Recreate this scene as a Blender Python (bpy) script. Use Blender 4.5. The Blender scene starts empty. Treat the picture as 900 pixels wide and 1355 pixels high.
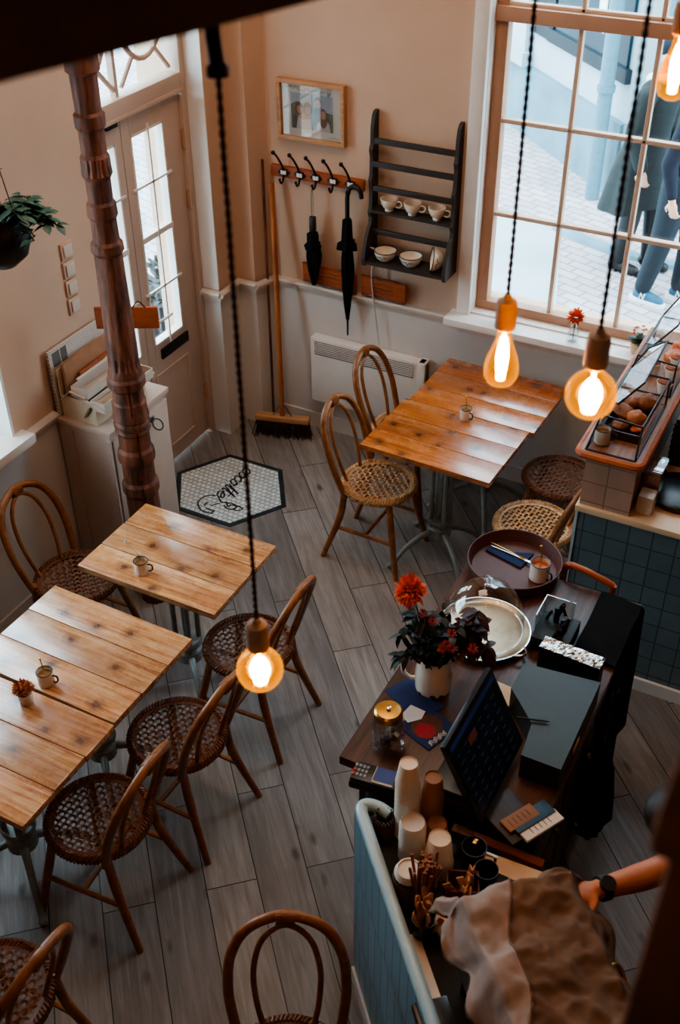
import bpy, bmesh, math, random
from mathutils import Vector, Matrix
random.seed(7)
PI = math.pi
COL = bpy.context.scene.collection

# ------------------------------------------------------------------ camera
FPX, PITCH, ROLL, YAW, HCAM = 1466.96, .646812, -.0082562, .483392, 3.77
CAM = Vector((0, 0, HCAM))
FW = Vector((-math.sin(YAW)*math.cos(PITCH), math.cos(YAW)*math.cos(PITCH), -math.sin(PITCH)))
_r0 = Vector((math.cos(YAW), math.sin(YAW), 0)); _u0 = _r0.cross(FW)
RT = _r0*math.cos(ROLL)+_u0*math.sin(ROLL); UP = -_r0*math.sin(ROLL)+_u0*math.cos(ROLL)
def ray(x, y): return FW*FPX+RT*(x-450)-UP*(y-677.5)
def onz(x, y, z): d = ray(x, y); return CAM+d*((z-CAM.z)/d.z)       # point of a photo feature on a horizontal surface
def ony(x, y, Y): d = ray(x, y); return CAM+d*((Y-CAM.y)/d.y)       # ... on a wall parallel to the back wall
def onx(x, y, X): d = ray(x, y); return CAM+d*((X-CAM.x)/d.x)       # ... on a wall parallel to the left wall
def depth(x, y, k): return CAM+ray(x, y)/FPX*k

cd = bpy.data.cameras.new('camera'); cam = bpy.data.objects.new('camera', cd); COL.objects.link(cam)
cd.sensor_fit = 'HORIZONTAL'; cd.sensor_width = 24.0; cd.lens = FPX/900*24.0
cd.clip_start = .05; cd.clip_end = 200
cam.matrix_world = Matrix(((RT.x, UP.x, -FW.x, 0), (RT.y, UP.y, -FW.y, 0), (RT.z, UP.z, -FW.z, HCAM), (0, 0, 0, 1)))
cd.dof.use_dof = True; cd.dof.focus_distance = 4.6; cd.dof.aperture_fstop = 3.6
bpy.context.scene.camera = cam

# ------------------------------------------------------------------ materials
def L(c):
    if isinstance(c, str):
        c = [int(c[i:i+2], 16)/255 for i in (0, 2, 4)]
    f = lambda v: v/12.92 if v <= .04045 else ((v+.055)/1.055)**2.4
    return (f(c[0]), f(c[1]), f(c[2]), 1)
class NT:
    def __init__(s, name):
        s.m = bpy.data.materials.new(name); s.m.use_nodes = True
        s.t = s.m.node_tree; s.n = s.t.nodes; s.l = s.t.links
        s.b = s.n['Principled BSDF']; s.out = s.n['Material Output']
    def a(s, typ, **kw):
        nd = s.n.new(typ)
        for k, v in kw.items(): setattr(nd, k, v)
        return nd
    def k(s, a, b): s.l.new(a, b)
    def coord(s, which='Object', scale=(1, 1, 1), rot=(0, 0, 0), loc=(0, 0, 0)):
        tc = s.a('ShaderNodeTexCoord'); mp = s.a('ShaderNodeMapping')
        mp.inputs['Scale'].default_value = scale; mp.inputs['Rotation'].default_value = rot; mp.inputs['Location'].default_value = loc
        s.k(tc.outputs[which], mp.inputs['Vector']); return mp.outputs['Vector']
    def noise(s, vec, scale=5, detail=4, rough=.55, dist=0):
        nz = s.a('ShaderNodeTexNoise'); nz.inputs['Scale'].default_value = scale; nz.inputs['Detail'].default_value = detail
        nz.inputs['Roughness'].default_value = rough; nz.inputs['Distortion'].default_value = dist
        if vec is not None: s.k(vec, nz.inputs['Vector'])
        return nz.outputs['Fac']
    def ramp(s, fac, *stops):
        r = s.a('ShaderNodeValToRGB'); e = r.color_ramp.elements
        while len(e) < len(stops): e.new(.5)
        for el, (p, c) in zip(e, stops): el.position = p; el.color = L(c) if not isinstance(c, tuple) else c
        s.k(fac, r.inputs['Fac']); return r.outputs['Color']
    def mix(s, fac, a, b, blend='MIX'):
        m = s.a('ShaderNodeMix', data_type='RGBA', blend_type=blend)
        for sock, v in ((m.inputs[0], fac), (m.inputs[6], a), (m.inputs[7], b)):
            if isinstance(v, (int, float)): sock.default_value = v
            elif isinstance(v, (tuple, str)): sock.default_value = L(v) if isinstance(v, str) else v
            else: s.k(v, sock)
        return m.outputs[2]
    def bump(s, h, strength=.3, dist=.01):
        b = s.a('ShaderNodeBump'); b.inputs['Strength'].default_value = strength; b.inputs['Distance'].default_value = dist
        s.k(h, b.inputs['Height']); s.k(b.outputs['Normal'], s.b.inputs['Normal'])
    def math(s, op, a, b=0.0):
        m = s.a('ShaderNodeMath', operation=op)
        for sock, v in zip(m.inputs, (a, b)):
            if isinstance(v, (int, float)): sock.default_value = v
            else: s.k(v, sock)
        return m.outputs[0]
    def base(s, c):
        if isinstance(c, str): s.b.inputs['Base Color'].default_value = L(c)
        else: s.k(c, s.b.inputs['Base Color'])
    def set(s, rough=.5, metal=0, spec=.5, coat=0):
        s.b.inputs['Roughness'].default_value = rough; s.b.inputs['Metallic'].default_value = metal
        s.b.inputs['Specular IOR Level'].default_value = spec; s.b.inputs['Coat Weight'].default_value = coat
        s.b.inputs['Coat Roughness'].default_value = .15
        return s

def plain(name, c, rough=.5, metal=0, spec=.5, var=.12, scale=20, bump=0, coat=0):
    t = NT(name); f = t.noise(t.coord(), scale, 5, .6)
    base = Vector(L(c)[:3]); lo = tuple(base*(1-var))+(1,); hi = tuple(min(1, v) for v in base*(1+var))+(1,)
    t.base(t.ramp(f, (.3, lo), (.7, hi))); t.set(rough, metal, spec, coat)
    if bump: t.bump(f, bump, .004)
    return t.m

def table_wood(name, dark, mid, light, rough):
    t = NT(name)
    geo = t.a('ShaderNodeNewGeometry'); oi = t.a('ShaderNodeObjectInfo'); tc = t.a('ShaderNodeTexCoord')
    rnd = t.math('ADD', t.math('MULTIPLY', geo.outputs['Random Per Island'], 17.3), t.math('MULTIPLY', oi.outputs['Random'], 41.0))
    cx = t.a('ShaderNodeCombineXYZ'); t.k(rnd, cx.inputs[0]); t.k(rnd, cx.inputs[1]); t.k(rnd, cx.inputs[2])
    va = t.a('ShaderNodeVectorMath', operation='ADD'); t.k(tc.outputs['Object'], va.inputs[0]); t.k(cx.outputs[0], va.inputs[1])
    def mp(sc):
        m = t.a('ShaderNodeMapping'); m.inputs['Scale'].default_value = sc; t.k(va.outputs[0], m.inputs['Vector']); return m.outputs[0]
    grain = t.noise(mp((2.2, 42, 42)), 1.6, 6, .6, .6)
    fine = t.noise(mp((6, 220, 60)), 1.0, 3, .6, .2)
    wide = t.noise(mp((1.6, 6, 6)), 1.5, 3, .5, .4)
    c = t.ramp(grain, (.36, dark), (.47, mid), (.62, light))
    c = t.mix(t.ramp(wide, (.35, (0, 0, 0, 1)), (.7, (.55, .55, .55, 1))), c, dark)
    c = t.mix(t.math('MULTIPLY', fine, .35), c, light)
    pr = t.ramp(geo.outputs['Random Per Island'], (0, (.68, .66, .64, 1)), (1, (1.2, 1.17, 1.14, 1)))
    c = t.mix(1.0, c, pr, 'MULTIPLY')
    vo = t.a('ShaderNodeTexVoronoi', voronoi_dimensions='2D'); vo.inputs['Scale'].default_value = 1.0; t.k(mp((4.6, 5.6, 5.6)), vo.inputs['Vector'])
    wob = t.noise(mp((30, 34, 30)), 1, 3)
    kd = t.math('ADD', vo.outputs['Distance'], t.math('MULTIPLY', wob, .14))
    knot = t.ramp(kd, (.12, (1, 1, 1, 1)), (.155, (.6, .6, .6, 1)), (.3, (0, 0, 0, 1)))
    c = t.mix(t.math('MULTIPLY', knot, .85), c, '4a1d0c')
    wear = t.noise(mp((7, 9, 9)), 2.2, 6, .7)
    t.base(c); t.set(rough, 0, .6, 1.0); t.b.inputs['Coat Roughness'].default_value = .22; t.b.inputs['Coat IOR'].default_value = 1.7
    t.k(t.ramp(wear, (.3, (rough-.1,)*3+(1,)), (.7, (rough+.14,)*3+(1,))), t.b.inputs['Roughness'])
    t.bump(t.math('ADD', grain, t.math('MULTIPLY', fine, .5)), .18, .004)
    return t.m

def wood(name, dark, light, rough=.5, sc=(3, 3, 30), axis_noise=2.0, spec=.5):
    t = NT(name); v = t.coord('Object', sc)
    g = t.noise(v, axis_noise, 6, .62, .5); g2 = t.noise(v, axis_noise*4, 3, .6)
    c = t.ramp(t.math('ADD', t.math('MULTIPLY', g, .75), t.math('MULTIPLY', g2, .25)), (.36, dark), (.64, light))
    t.base(c); t.set(rough, 0, spec); t.bump(g, .2, .004); return t.m

def tile_mat(name, tile, tile2, mortar, w, h, msize, offset=0, rough=.3, coord='Object', rot=(0, 0, 0), loc=(0, 0, 0), smooth=.1, bump=.3):
    t = NT(name); v = t.coord(coord, (1, 1, 1), rot, loc)
    b = t.a('ShaderNodeTexBrick'); b.offset = offset; b.squash = 1
    b.inputs['Scale'].default_value = 1; b.inputs['Brick Width'].default_value = w; b.inputs['Row Height'].default_value = h
    b.inputs['Mortar Size'].default_value = msize; b.inputs['Mortar Smooth'].default_value = smooth
    b.inputs['Color1'].default_value = L(tile); b.inputs['Color2'].default_value = L(tile2); b.inputs['Mortar'].default_value = L(mortar)
    t.k(v, b.inputs['Vector'])
    n = t.noise(t.coord(), 9, 4)
    t.base(t.mix(.25, b.outputs['Color'], t.ramp(n, (.3, (.6, .6, .6, 1)), (.7, (1.2, 1.2, 1.2, 1))), 'MULTIPLY'))
    t.set(rough); t.bump(t.math('SUBTRACT', 1.0, b.outputs['Fac']), bump, .003)
    return t.m

def glass(name, tint=(1, 1, 1), gloss=.1, rough=.02, emit=None, es=0, rim=.5):
    t = NT(name); t.n.remove(t.b)
    tr = t.a('ShaderNodeBsdfTransparent'); tr.inputs[0].default_value = tuple(tint)+(1,)
    gl = t.a('ShaderNodeBsdfGlossy'); gl.inputs['Roughness'].default_value = rough
    lw = t.a('ShaderNodeLayerWeight'); lw.inputs['Blend'].default_value = .25
    nz = t.noise(t.coord(), 6, 2)
    f = t.math('ADD', t.math('MULTIPLY', lw.outputs['Facing'], rim), t.math('MULTIPLY', nz, gloss*2))
    cl = t.a('ShaderNodeClamp'); t.k(f, cl.inputs[0])
    mx = t.a('ShaderNodeMixShader'); t.k(cl.outputs[0], mx.inputs[0]); t.k(tr.outputs[0], mx.inputs[1]); t.k(gl.outputs[0], mx.inputs[2])
    last = mx
    if emit:
        em = t.a('ShaderNodeEmission'); em.inputs[0].default_value = L(emit)
        lw2 = t.a('ShaderNodeLayerWeight'); lw2.inputs['Blend'].default_value = .4
        t.k(t.math('MULTIPLY', t.math('ADD', .35, lw2.outputs['Facing']), es), em.inputs[1])
        ad = t.a('ShaderNodeAddShader'); t.k(mx.outputs[0], ad.inputs[0]); t.k(em.outputs[0], ad.inputs[1]); last = ad
    t.k(last.outputs[0], t.out.inputs[0]); return t.m

def emissive(name, c, s, rough=.5):
    t = NT(name); t.base(c); t.b.inputs['Emission Color'].default_value = L(c)
    n = t.noise(t.coord(), 30, 2); t.k(t.math('MULTIPLY', t.math('ADD', n, .5), s), t.b.inputs['Emission Strength'])
    t.set(rough); return t.m

M = {}
def wall_mat(name, lo, hi):
    t = NT(name); v = t.coord()
    n = t.noise(v, 1.3, 4, .6); f = t.noise(v, 60, 5, .7)
    t.base(t.ramp(n, (.3, lo), (.7, hi))); t.set(.75, 0, .25); t.bump(f, .12, .003); return t.m
M['wall'] = wall_mat('wall plaster', 'cbaa93', 'd8b8a1')
M['wainscot'] = wall_mat('painted wainscot', 'cfc6c0', 'dad1ca')
M['trimpaint'] = plain('cream trim paint', 'd2c3b7', .45, var=.05, scale=8)
M['whitetrim'] = plain('white trim paint', 'e6ded8', .4, var=.04, scale=8)
M['tanframe'] = plain('tan window paint', 'b98d72', .45, var=.06, scale=8)
M['muntin'] = plain('pale muntin paint', 'd2b49e', .45, var=.06)
M['doorpaint'] = plain('door paint', 'c4ab9b', .5, var=.05, scale=6)
M['cabinet'] = plain('cabinet paint', 'cbb3a3', .5, var=.05, scale=6)
M['blackmetal'] = plain('black metal', '17171a', .4, .3, var=.3)
M['black'] = plain('black paint', '121213', .5, var=.3)
M['darkplastic'] = plain('dark plastic', '141518', .35, var=.2)
M['rackpaint'] = plain('charcoal paint', '37302d', .5, var=.15, scale=15)
M['enamel'] = plain('cream enamel', 'efe3d3', .25, var=.04, coat=.3)
M['enamelrim'] = plain('dark enamel rim', '1d1b1f', .35, var=.2)
M['whitepaper'] = plain('white paper', 'e9e4de', .7, var=.04)
M['cream'] = plain('cream card', 'd9c2a4', .7, var=.06)
M['chrome'] = plain('polished metal', 'c8c6c2', .2, 1, var=.08)
M['steel'] = plain('brushed steel', '8f8f8e', .32, 1, var=.12)
M['gold'] = plain('golden metal', 'c99a55', .3, 1, var=.1)
M['iron'] = plain('grey green cast iron', '8d918b', .45, .35, var=.12, scale=30, bump=.1)
M['tabletan'] = table_wood('pale pine tabletop', '94491e', 'd18a4b', 'edbd8d', .25)
M['tableorange'] = table_wood('orange pine tabletop', '8a3c12', 'bd6426', 'd98a45', .24)
M['rattan'] = wood('rattan pole', '70401f', 'a96c3e', .38, (6, 6, 6), 2)
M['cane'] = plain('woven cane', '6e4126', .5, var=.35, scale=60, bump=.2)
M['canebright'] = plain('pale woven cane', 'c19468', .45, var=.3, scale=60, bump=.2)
M['post'] = wood('old carved wood', '3a1b10', '8c5136', .62, (14, 14, 2), 2.2)
M['darkwood'] = wood('dark brown wood', '1f100b', '3b2016', .5, (2, 14, 14), 2)
M['barwood'] = wood('walnut bar top', '2c170e', '623720', .38, (20, 1.6, 20), 2)
M['nearwood'] = wood('near dark wood', '5c3a28', '7d5038', .6, (3, 3, 3), 2)
M['plaque'] = wood('reddish board wood', '94431f', 'bb6432', .5, (2, 12, 12), 2)
M['honey'] = wood('honey wood', 'ad7a52', 'cb9c74', .45, (3, 20, 20), 2)
M['plankwood'] = wood('plank wood', '7c432b', 'ab7656', .45, (20, 2, 20), 2)
M['broomwood'] = wood('broom handle wood', '9a5227', 'c47b45', .5, (14, 14, 2), 2)
M['bristle'] = plain('dark bristles', '3a1f16', .8, var=.5, scale=90, bump=.4)
M['blackcloth'] = plain('black cloth', '101012', .9, spec=.2, var=.3, bump=.2)
M['leaf'] = plain('green leaf', '27402c', .5, var=.4, scale=30)
M['leafteal'] = plain('blue green leaf', '3c6a60', .45, var=.45, scale=30)
M['leafdark'] = plain('dark green leaf', '15211a', .5, var=.4, scale=30)
M['leafplum'] = plain('dark red leaf', '3a1815', .5, var=.4, scale=30)
M['stem'] = plain('plant stem', '2c2a18', .6, var=.3)
M['petalorange'] = plain('orange petals', 'e2571f', .55, var=.25, scale=70)
M['petalrust'] = plain('rust petals', 'a8581f', .6, var=.35, scale=70)
M['petalred'] = plain('red petals', '9c3328', .6, var=.3, scale=70)
M['cord'] = plain('brown twisted cord', '3a1d1c', .8, var=.4, scale=200)
M['socket'] = plain('wooden socket', 'c4a389', .5, var=.15, scale=30)
M['bulbglass'] = glass('amber bulb glass', (1, .5, .07), .015, .03, 'ffae10', .55, .12)
M['filament'] = emissive('glowing filament', 'ffd98a', 60)
M['pane'] = glass('window glass', (.95, .98, 1), .02, .01, rim=.25)
M['clear'] = glass('clear glass', (.95, .96, .96), .045, .03, rim=.75)
M['smoke'] = glass('case glass', (.86, .9, .9), .07, .03, rim=.5)
M['tray'] = plain('brown leather tray', '5a2f25', .5, var=.12, scale=25)
M['napkin'] = plain('blue napkin', '1b2b58', .85, var=.15)
M['coffee'] = plain('coffee foam', 'c8672c', .5, var=.15)
M['jam'] = plain('brown sugar', '9a6a3c', .7, var=.3, scale=120)
M['cup'] = plain('white paper cup', 'e6d8c6', .55, var=.04)
M['cuptan'] = plain('tan paper cup', '98694a', .6, var=.06)
M['lid'] = plain('white plastic lid', 'dcd6cf', .4, var=.04)
M['wicker'] = plain('brown wicker', '4f3524', .6, var=.4, scale=120, bump=.3)
M['stick'] = plain('wooden stirrers', '9a5d38', .6, var=.3, scale=60)
M['stickpale'] = plain('pale wooden cutlery', 'bf8458', .6, var=.25, scale=60)
M['bluetile'] = tile_mat('blue grey tiles', '687a80', '5d6f75', '39464a', .1, .1, .003, 0, .3, 'Object', (PI/2, 0, 0))
M['bluetilediag'] = tile_mat('pale blue tiles', '6a94a2', '5f8896', '2c434b', .07, .34, .0035, .5, .3, 'Object', (PI/2, 0, 0))
M['creamtile'] = tile_mat('cream tiles', 'b89683', 'ae8c79', '8b6d5c', .115, .1, .003, 0, .3, 'Object', (PI/2, 0, 0), (0.005, 0.02, 0))
M['creamtop'] = plain('cream counter top', 'd5b491', .4, var=.06, scale=10)
M['rimblue'] = plain('pale blue rim', 'a9c3cb', .3, var=.06)
M['cloth'] = None
M['skin'] = plain('skin', 'c07a58', .5, var=.08, scale=25)
M['skinpale'] = plain('pale skin', 'd9a78d', .5, var=.06)
M['hair'] = plain('dark brown hair', '22120d', .55, var=.5, scale=60)
M['darkshirt'] = plain('dark shirt', '15100f', .9, var=.2, spec=.2)
M['denim'] = plain('grey blue jeans', '17222b', .85, var=.2, scale=60)
M['navy'] = plain('navy jumper', '0d1424', .9, var=.15)
M['olive'] = plain('olive grey coat', '1d2322', .85, var=.15)
M['creamknit'] = plain('cream scarf', 'd8cdbf', .9, var=.1)
M['sneaker'] = plain('blue suede', '1f5a73', .7, var=.15)
M['solewhite'] = plain('white sole', 'e8ecec', .5, var=.04)
M['bread'] = plain('baked bun', 'b8642a', .5, var=.4, scale=25, bump=.3)
M['breaddark'] = plain('dark crusty bake', '8c4a1e', .55, var=.5, scale=40, bump=.5)
M['crumble'] = plain('muffin crumble', '94502c', .7, var=.5, scale=90, bump=.6)
M['orangefruit'] = plain('orange glaze', 'd4662c', .4, var=.2)
M['pink'] = plain('pink granola', 'a8706a', .6, var=.4, scale=90)
M['slate'] = plain('black slate', '1a1c1f', .35, var=.5, scale=40, bump=.2)
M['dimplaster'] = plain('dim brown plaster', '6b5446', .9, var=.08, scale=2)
M['rubber'] = plain('black rubber', '17150f', .7, var=.2)
def cloth_mat():
    t = NT('linen cloth'); v = t.coord()
    n = t.noise(v, 3.0, 4); w = t.noise(t.coord('Object', (260, 40, 40)), 1, 2); w2 = t.noise(t.coord('Object', (40, 260, 40)), 1, 2)
    t.base(t.ramp(n, (.3, '6b574b'), (.7, '8a7364'))); t.set(.95, 0, .15); t.bump(t.math('ADD', w, w2), .25, .002); return t.m
M['cloth'] = cloth_mat()
def floor_mat():
    t = NT('grey oak planks')
    v = t.coord('Object', (1, 1, 1), (0, 0, math.radians(48)), (0.31, .083-.2*0, 0))
    b = t.a('ShaderNodeTexBrick'); b.offset = .37; b.offset_frequency = 2; b.squash = 1
    for k, x in (('Scale', 1), ('Brick Width', 1.15), ('Row Height', .2), ('Mortar Size', .0022), ('Mortar Smooth', .1), ('Bias', 0)): b.inputs[k].default_value = x
    b.inputs['Color1'].default_value = (0, 0, 0, 1); b.inputs['Color2'].default_value = (1, 1, 1, 1); b.inputs['Mortar'].default_value = (.5, .5, .5, 1)
    t.k(v, b.inputs['Vector'])
    sep = t.a('ShaderNodeSeparateColor'); t.k(b.outputs['Color'], sep.inputs[0]); rnd = sep.outputs[0]
    off = t.a('ShaderNodeCombineXYZ'); t.k(t.math('MULTIPLY', rnd, 9.0), off.inputs[0]); t.k(t.math('MULTIPLY', rnd, 23.0), off.inputs[2])
    va = t.a('ShaderNodeVectorMath', operation='ADD'); t.k(v, va.inputs[0]); t.k(off.outputs[0], va.inputs[1])
    def mp(sc):
        m = t.a('ShaderNodeMapping'); m.inputs['Scale'].default_value = sc; t.k(va.outputs[0], m.inputs['Vector']); return m.outputs[0]
    g = t.noise(mp((1.5, 22, 1)), 1.8, 7, .65, .8); g2 = t.noise(mp((5, 90, 1)), 1.5, 4, .6, .3); w = t.noise(mp((1.3, 4, 1)), 1.4, 4, .6, .6)
    c = t.ramp(g, (.25, '6f6864'), (.5, '938c88'), (.78, 'b1aba7'))
    c = t.mix(t.math('MULTIPLY', g2, .4), c, '77706b')
    c = t.mix(t.ramp(w, (.42, (0, 0, 0, 1)), (.7, (.65, .65, .65, 1))), c, '6d625b')
    c = t.mix(1.0, c, t.ramp(rnd, (0, (.72, .72, .74, 1)), (.5, (.95, .93, .92, 1)), (1, (1.15, 1.12, 1.1, 1))), 'MULTIPLY')
    vo = t.a('ShaderNodeTexVoronoi'); vo.inputs['Scale'].default_value = 1; t.k(mp((3.0, 6.5, 1)), vo.inputs['Vector'])
    kn = t.ramp(t.math('ADD', vo.outputs['Distance'], t.math('MULTIPLY', t.noise(mp((20, 30, 1)), 1, 3), .12)), (.1, (1, 1, 1, 1)), (.2, (0, 0, 0, 1)))
    c = t.mix(t.math('MULTIPLY', kn, .75), c, '33261f')
    c = t.mix(b.outputs['Fac'], c, '15110f')
    t.base(c); t.set(.42, 0, .45)
    t.k(t.ramp(g, (.3, (.5, .5, .5, 1)), (.7, (.36, .36, .36, 1))), t.b.inputs['Roughness'])
    t.bump(t.math('SUBTRACT', t.math('MULTIPLY', g, .4), b.outputs['Fac']), .3, .003)
    return t.m
M['floor'] = floor_mat()
M['mosaic'] = tile_mat('white mosaic', 'dfe5e4', 'c9d1d0', '39464c', .031, .031, .0017, .5, .35, 'Object', (0, 0, math.radians(2)), smooth=.05, bump=.15)
M['mosaicedge'] = tile_mat('dark mosaic border', '26363f', '1e2c34', '10171b', .043, .043, .002, 0, .35)
M['ink'] = plain('black mosaic lettering', '10151a', .5, var=.2)
M['street'] = tile_mat('street brick paving', 'b5adae', 'a39b9d', '7d7678', .21, .1, .008, .5, .8, 'Object', (0, 0, math.radians(20)))
M['facade'] = plain('pale rendered wall', 'a3b3b8', .8, var=.08, scale=2)
M['facadebase'] = plain('blue grey plinth', '64828c', .8, var=.2, scale=3)
M['shopglass'] = plain('dark shop window', '15333d', .15, var=.3, scale=2)
M['facadedark'] = plain('dark teal frame', '0c1c23', .5, var=.15)
M['drain'] = plain('grey blue downpipe', '567b88', .5, var=.08)

# ------------------------------------------------------------------ mesh building
def T(loc=(0, 0, 0), rz=0, rx=0, ry=0, s=1):
    return Matrix.Translation(loc) @ Matrix.Rotation(rz, 4, 'Z') @ Matrix.Rotation(ry, 4, 'Y') @ Matrix.Rotation(rx, 4, 'X') @ Matrix.Scale(s, 4)
def smoothpath(pts, n=6):
    P = [Vector(p) for p in pts]; out = []
    for i in range(len(P)-1):
        p0 = P[i-1] if i else P[i]*2-P[i+1]; p1 = P[i]; p2 = P[i+1]; p3 = P[i+2] if i+2 < len(P) else P[i+1]*2-P[i]
        for k in range(n):
            t = k/n
            out.append(.5*((2*p1)+(p2-p0)*t+(2*p0-5*p1+4*p2-p3)*t*t+(3*p1-p0-3*p2+p3)*t**3))
    out.append(P[-1]); return out
class MB:
    def __init__(s): s.v = []; s.f = []; s.m = Matrix.Identity(4)
    def at(s, m): s.m = m; return s
    def add(s, vs, fs):
        b = len(s.v); s.v += [s.m @ Vector(v) for v in vs]; s.f += [tuple(b+i for i in f) for f in fs]; return s
    def box(s, c, d, bev=0, m=None):
        x, y, z = d[0]/2, d[1]/2, d[2]/2; mm = m or Matrix.Identity(4); c = Vector(c)
        if bev <= 0:
            vs = [(i*x, j*y, k*z) for i in (-1, 1) for j in (-1, 1) for k in (-1, 1)]
            fs = [(0, 1, 3, 2), (4, 6, 7, 5), (0, 4, 5, 1), (2, 3, 7, 6), (0, 2, 6, 4), (1, 5, 7, 3)]
            return s.add([c+(mm @ Vector(v)) for v in vs], fs)
        b = min(bev, x*.9, y*.9, z*.9); bm = bmesh.new(); bmesh.ops.create_cube(bm, size=1)
        for v in bm.verts: v.co = Vector((v.co.x*d[0], v.co.y*d[1], v.co.z*d[2]))
        bmesh.ops.bevel(bm, geom=bm.edges[:], offset=b, segments=2, affect='EDGES', profile=.6)
        bm.verts.index_update()
        s.add([c+(mm @ v.co) for v in bm.verts], [[v.index for v in f.verts] for f in bm.faces]); bm.free(); return s
    def tube(s, pts, r, n=10, caps=True, closed=False, flat=1.0):
        P = [Vector(p) for p in pts]; N = len(P)
        R = r if isinstance(r, (list, tuple)) else [r]*N
        if len(R) != N:
            R = [R[0]+(R[-1]-R[0])*i/(N-1) if len(R) == 2 else R[min(len(R)-1, int(i/(N-1)*(len(R)-1)))]*(1-((i/(N-1)*(len(R)-1)) % 1))+R[min(len(R)-1, int(i/(N-1)*(len(R)-1))+1)]*((i/(N-1)*(len(R)-1)) % 1) for i in range(N)]
        vs = []; nrm = None
        for i in range(N):
            if closed: t = P[(i+1) % N]-P[i-1]
            else: t = P[min(i+1, N-1)]-P[max(i-1, 0)]
            if t.length < 1e-9: t = Vector((0, 0, 1))
            t.normalize()
            if nrm is None:
                nrm = t.orthogonal().normalized() if abs(t.z) > .9 else t.cross(Vector((0, 0, 1))).normalized()
            else:
                nrm = nrm-t*nrm.dot(t)
                nrm = nrm.normalized() if nrm.length > 1e-6 else t.orthogonal().normalized()
            bi = t.cross(nrm)
            for k in range(n):
                a = 2*PI*k/n; vs.append(P[i]+nrm*(math.cos(a)*R[i])+bi*(math.sin(a)*R[i]*flat))
        fs = []
        for i in range(N if closed else N-1):
            j = (i+1) % N
            for k in range(n): fs.append((i*n+k, i*n+(k+1) % n, j*n+(k+1) % n, j*n+k))
        if caps and not closed: fs.append(tuple(range(n))[::-1]); fs.append(tuple((N-1)*n+k for k in range(n)))
        return s.add(vs, fs)
    def lathe(s, prof, n=24, c=(0, 0, 0), cap=True, rf=None):
        vs = []; c = Vector(c)
        for (r, z) in prof:
            for k in range(n):
                a = 2*PI*k/n; q = r if rf is None else rf(r, z, a)
                vs.append(c+Vector((q*math.cos(a), q*math.sin(a), z)))
        fs = []
        for i in range(len(prof)-1):
            for k in range(n): fs.append((i*n+k, i*n+(k+1) % n, (i+1)*n+(k+1) % n, (i+1)*n+k))
        if cap:
            if prof[0][0] > 1e-6: fs.append(tuple(range(n))[::-1])
            if prof[-1][0] > 1e-6: fs.append(tuple((len(prof)-1)*n+k for k in range(n)))
        return s.add(vs, fs)
    def prism(s, poly, z0, z1):
        n = len(poly); vs = [(p[0], p[1], z0) for p in poly]+[(p[0], p[1], z1) for p in poly]
        fs = [tuple(range(n))[::-1], tuple(range(n, 2*n))]+[(i, (i+1) % n, n+(i+1) % n, n+i) for i in range(n)]
        return s.add(vs, fs)
    def ball(s, c, r, n=14, sc=(1, 1, 1), m=None):
        k = n//2; c = Vector(c); mm = m or Matrix.Identity(4)
        vs = []; fs = []
        for i in range(k+1):
            a = PI*i/k
            for j in range(n):
                b = 2*PI*j/n
                vs.append(c+(mm @ Vector((r*sc[0]*math.sin(a)*math.cos(b), r*sc[1]*math.sin(a)*math.sin(b), r*sc[2]*math.cos(a)))))
        for i in range(k):
            for j in range(n): fs.append((i*n+j, (i+1)*n+j, (i+1)*n+(j+1) % n, i*n+(j+1) % n))
        return s.add(vs, fs)
    def grid(s, pts):                      # pts[i][j]
        h, w = len(pts), len(pts[0]); vs = [p for row in pts for p in row]
        return s.add(vs, [(i*w+j, i*w+j+1, (i+1)*w+j+1, (i+1)*w+j) for i in range(h-1) for j in range(w-1)])
    def poly(s, pts): return s.add(pts, [tuple(range(len(pts)))])
    def leaf(s, base, d, length, width, droop=.2):
        d = Vector(d).normalized(); side = d.cross(Vector((0, 0, 1)))
        side = side.normalized() if side.length > 1e-3 else Vector((1, 0, 0))
        up = side.cross(d); b = Vector(base); L5 = []
        for t, w in ((0, .08), (.25, .8), (.5, 1), (.75, .7), (1, .02)):
            p = b+d*(length*t)-Vector((0, 0, 1))*(droop*length*t*t); L5 += [p-side*width*w/2+up*width*.12*w, p-up*width*.05*w, p+side*width*w/2+up*width*.12*w]
        fs = []
        for i in range(4):
            for k in (0, 1): fs.append((i*3+k, i*3+k+1, i*3+k+4, i*3+k+3))
        return s.add(L5, fs)
    def build(s, name, mat, parent=None, smooth=True, angle=40):
        me = bpy.data.meshes.new(name); me.from_pydata([tuple(v) for v in s.v], [], s.f)
        bm = bmesh.new(); bm.from_mesh(me); bmesh.ops.recalc_face_normals(bm, faces=bm.faces); bm.to_mesh(me); bm.free()
        o = bpy.data.objects.new(name, me); COL.objects.link(o)
        me.materials.append(M[mat] if isinstance(mat, str) else mat)
        if smooth:
            me.shade_smooth()
            try: me.set_sharp_from_angle(angle=math.radians(angle))
            except Exception: pass
        if parent is not None: o.parent = parent
        return o
def tag(o, label=None, cat=None, group=None, kind=None):
    for k, v in (('label', label), ('category', cat), ('group', group), ('kind', kind)):
        if v: o[k] = v
    return o
def thing(name, label, cat, loc=(0, 0, 0), rz=0, group=None):
    o = bpy.data.objects.new(name, None); COL.objects.link(o); o.location = loc; o.rotation_euler = (0, 0, rz); o.empty_display_size = .1
    return tag(o, label, cat, group)
def struct(o): o['kind'] = 'structure'; return o
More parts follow.
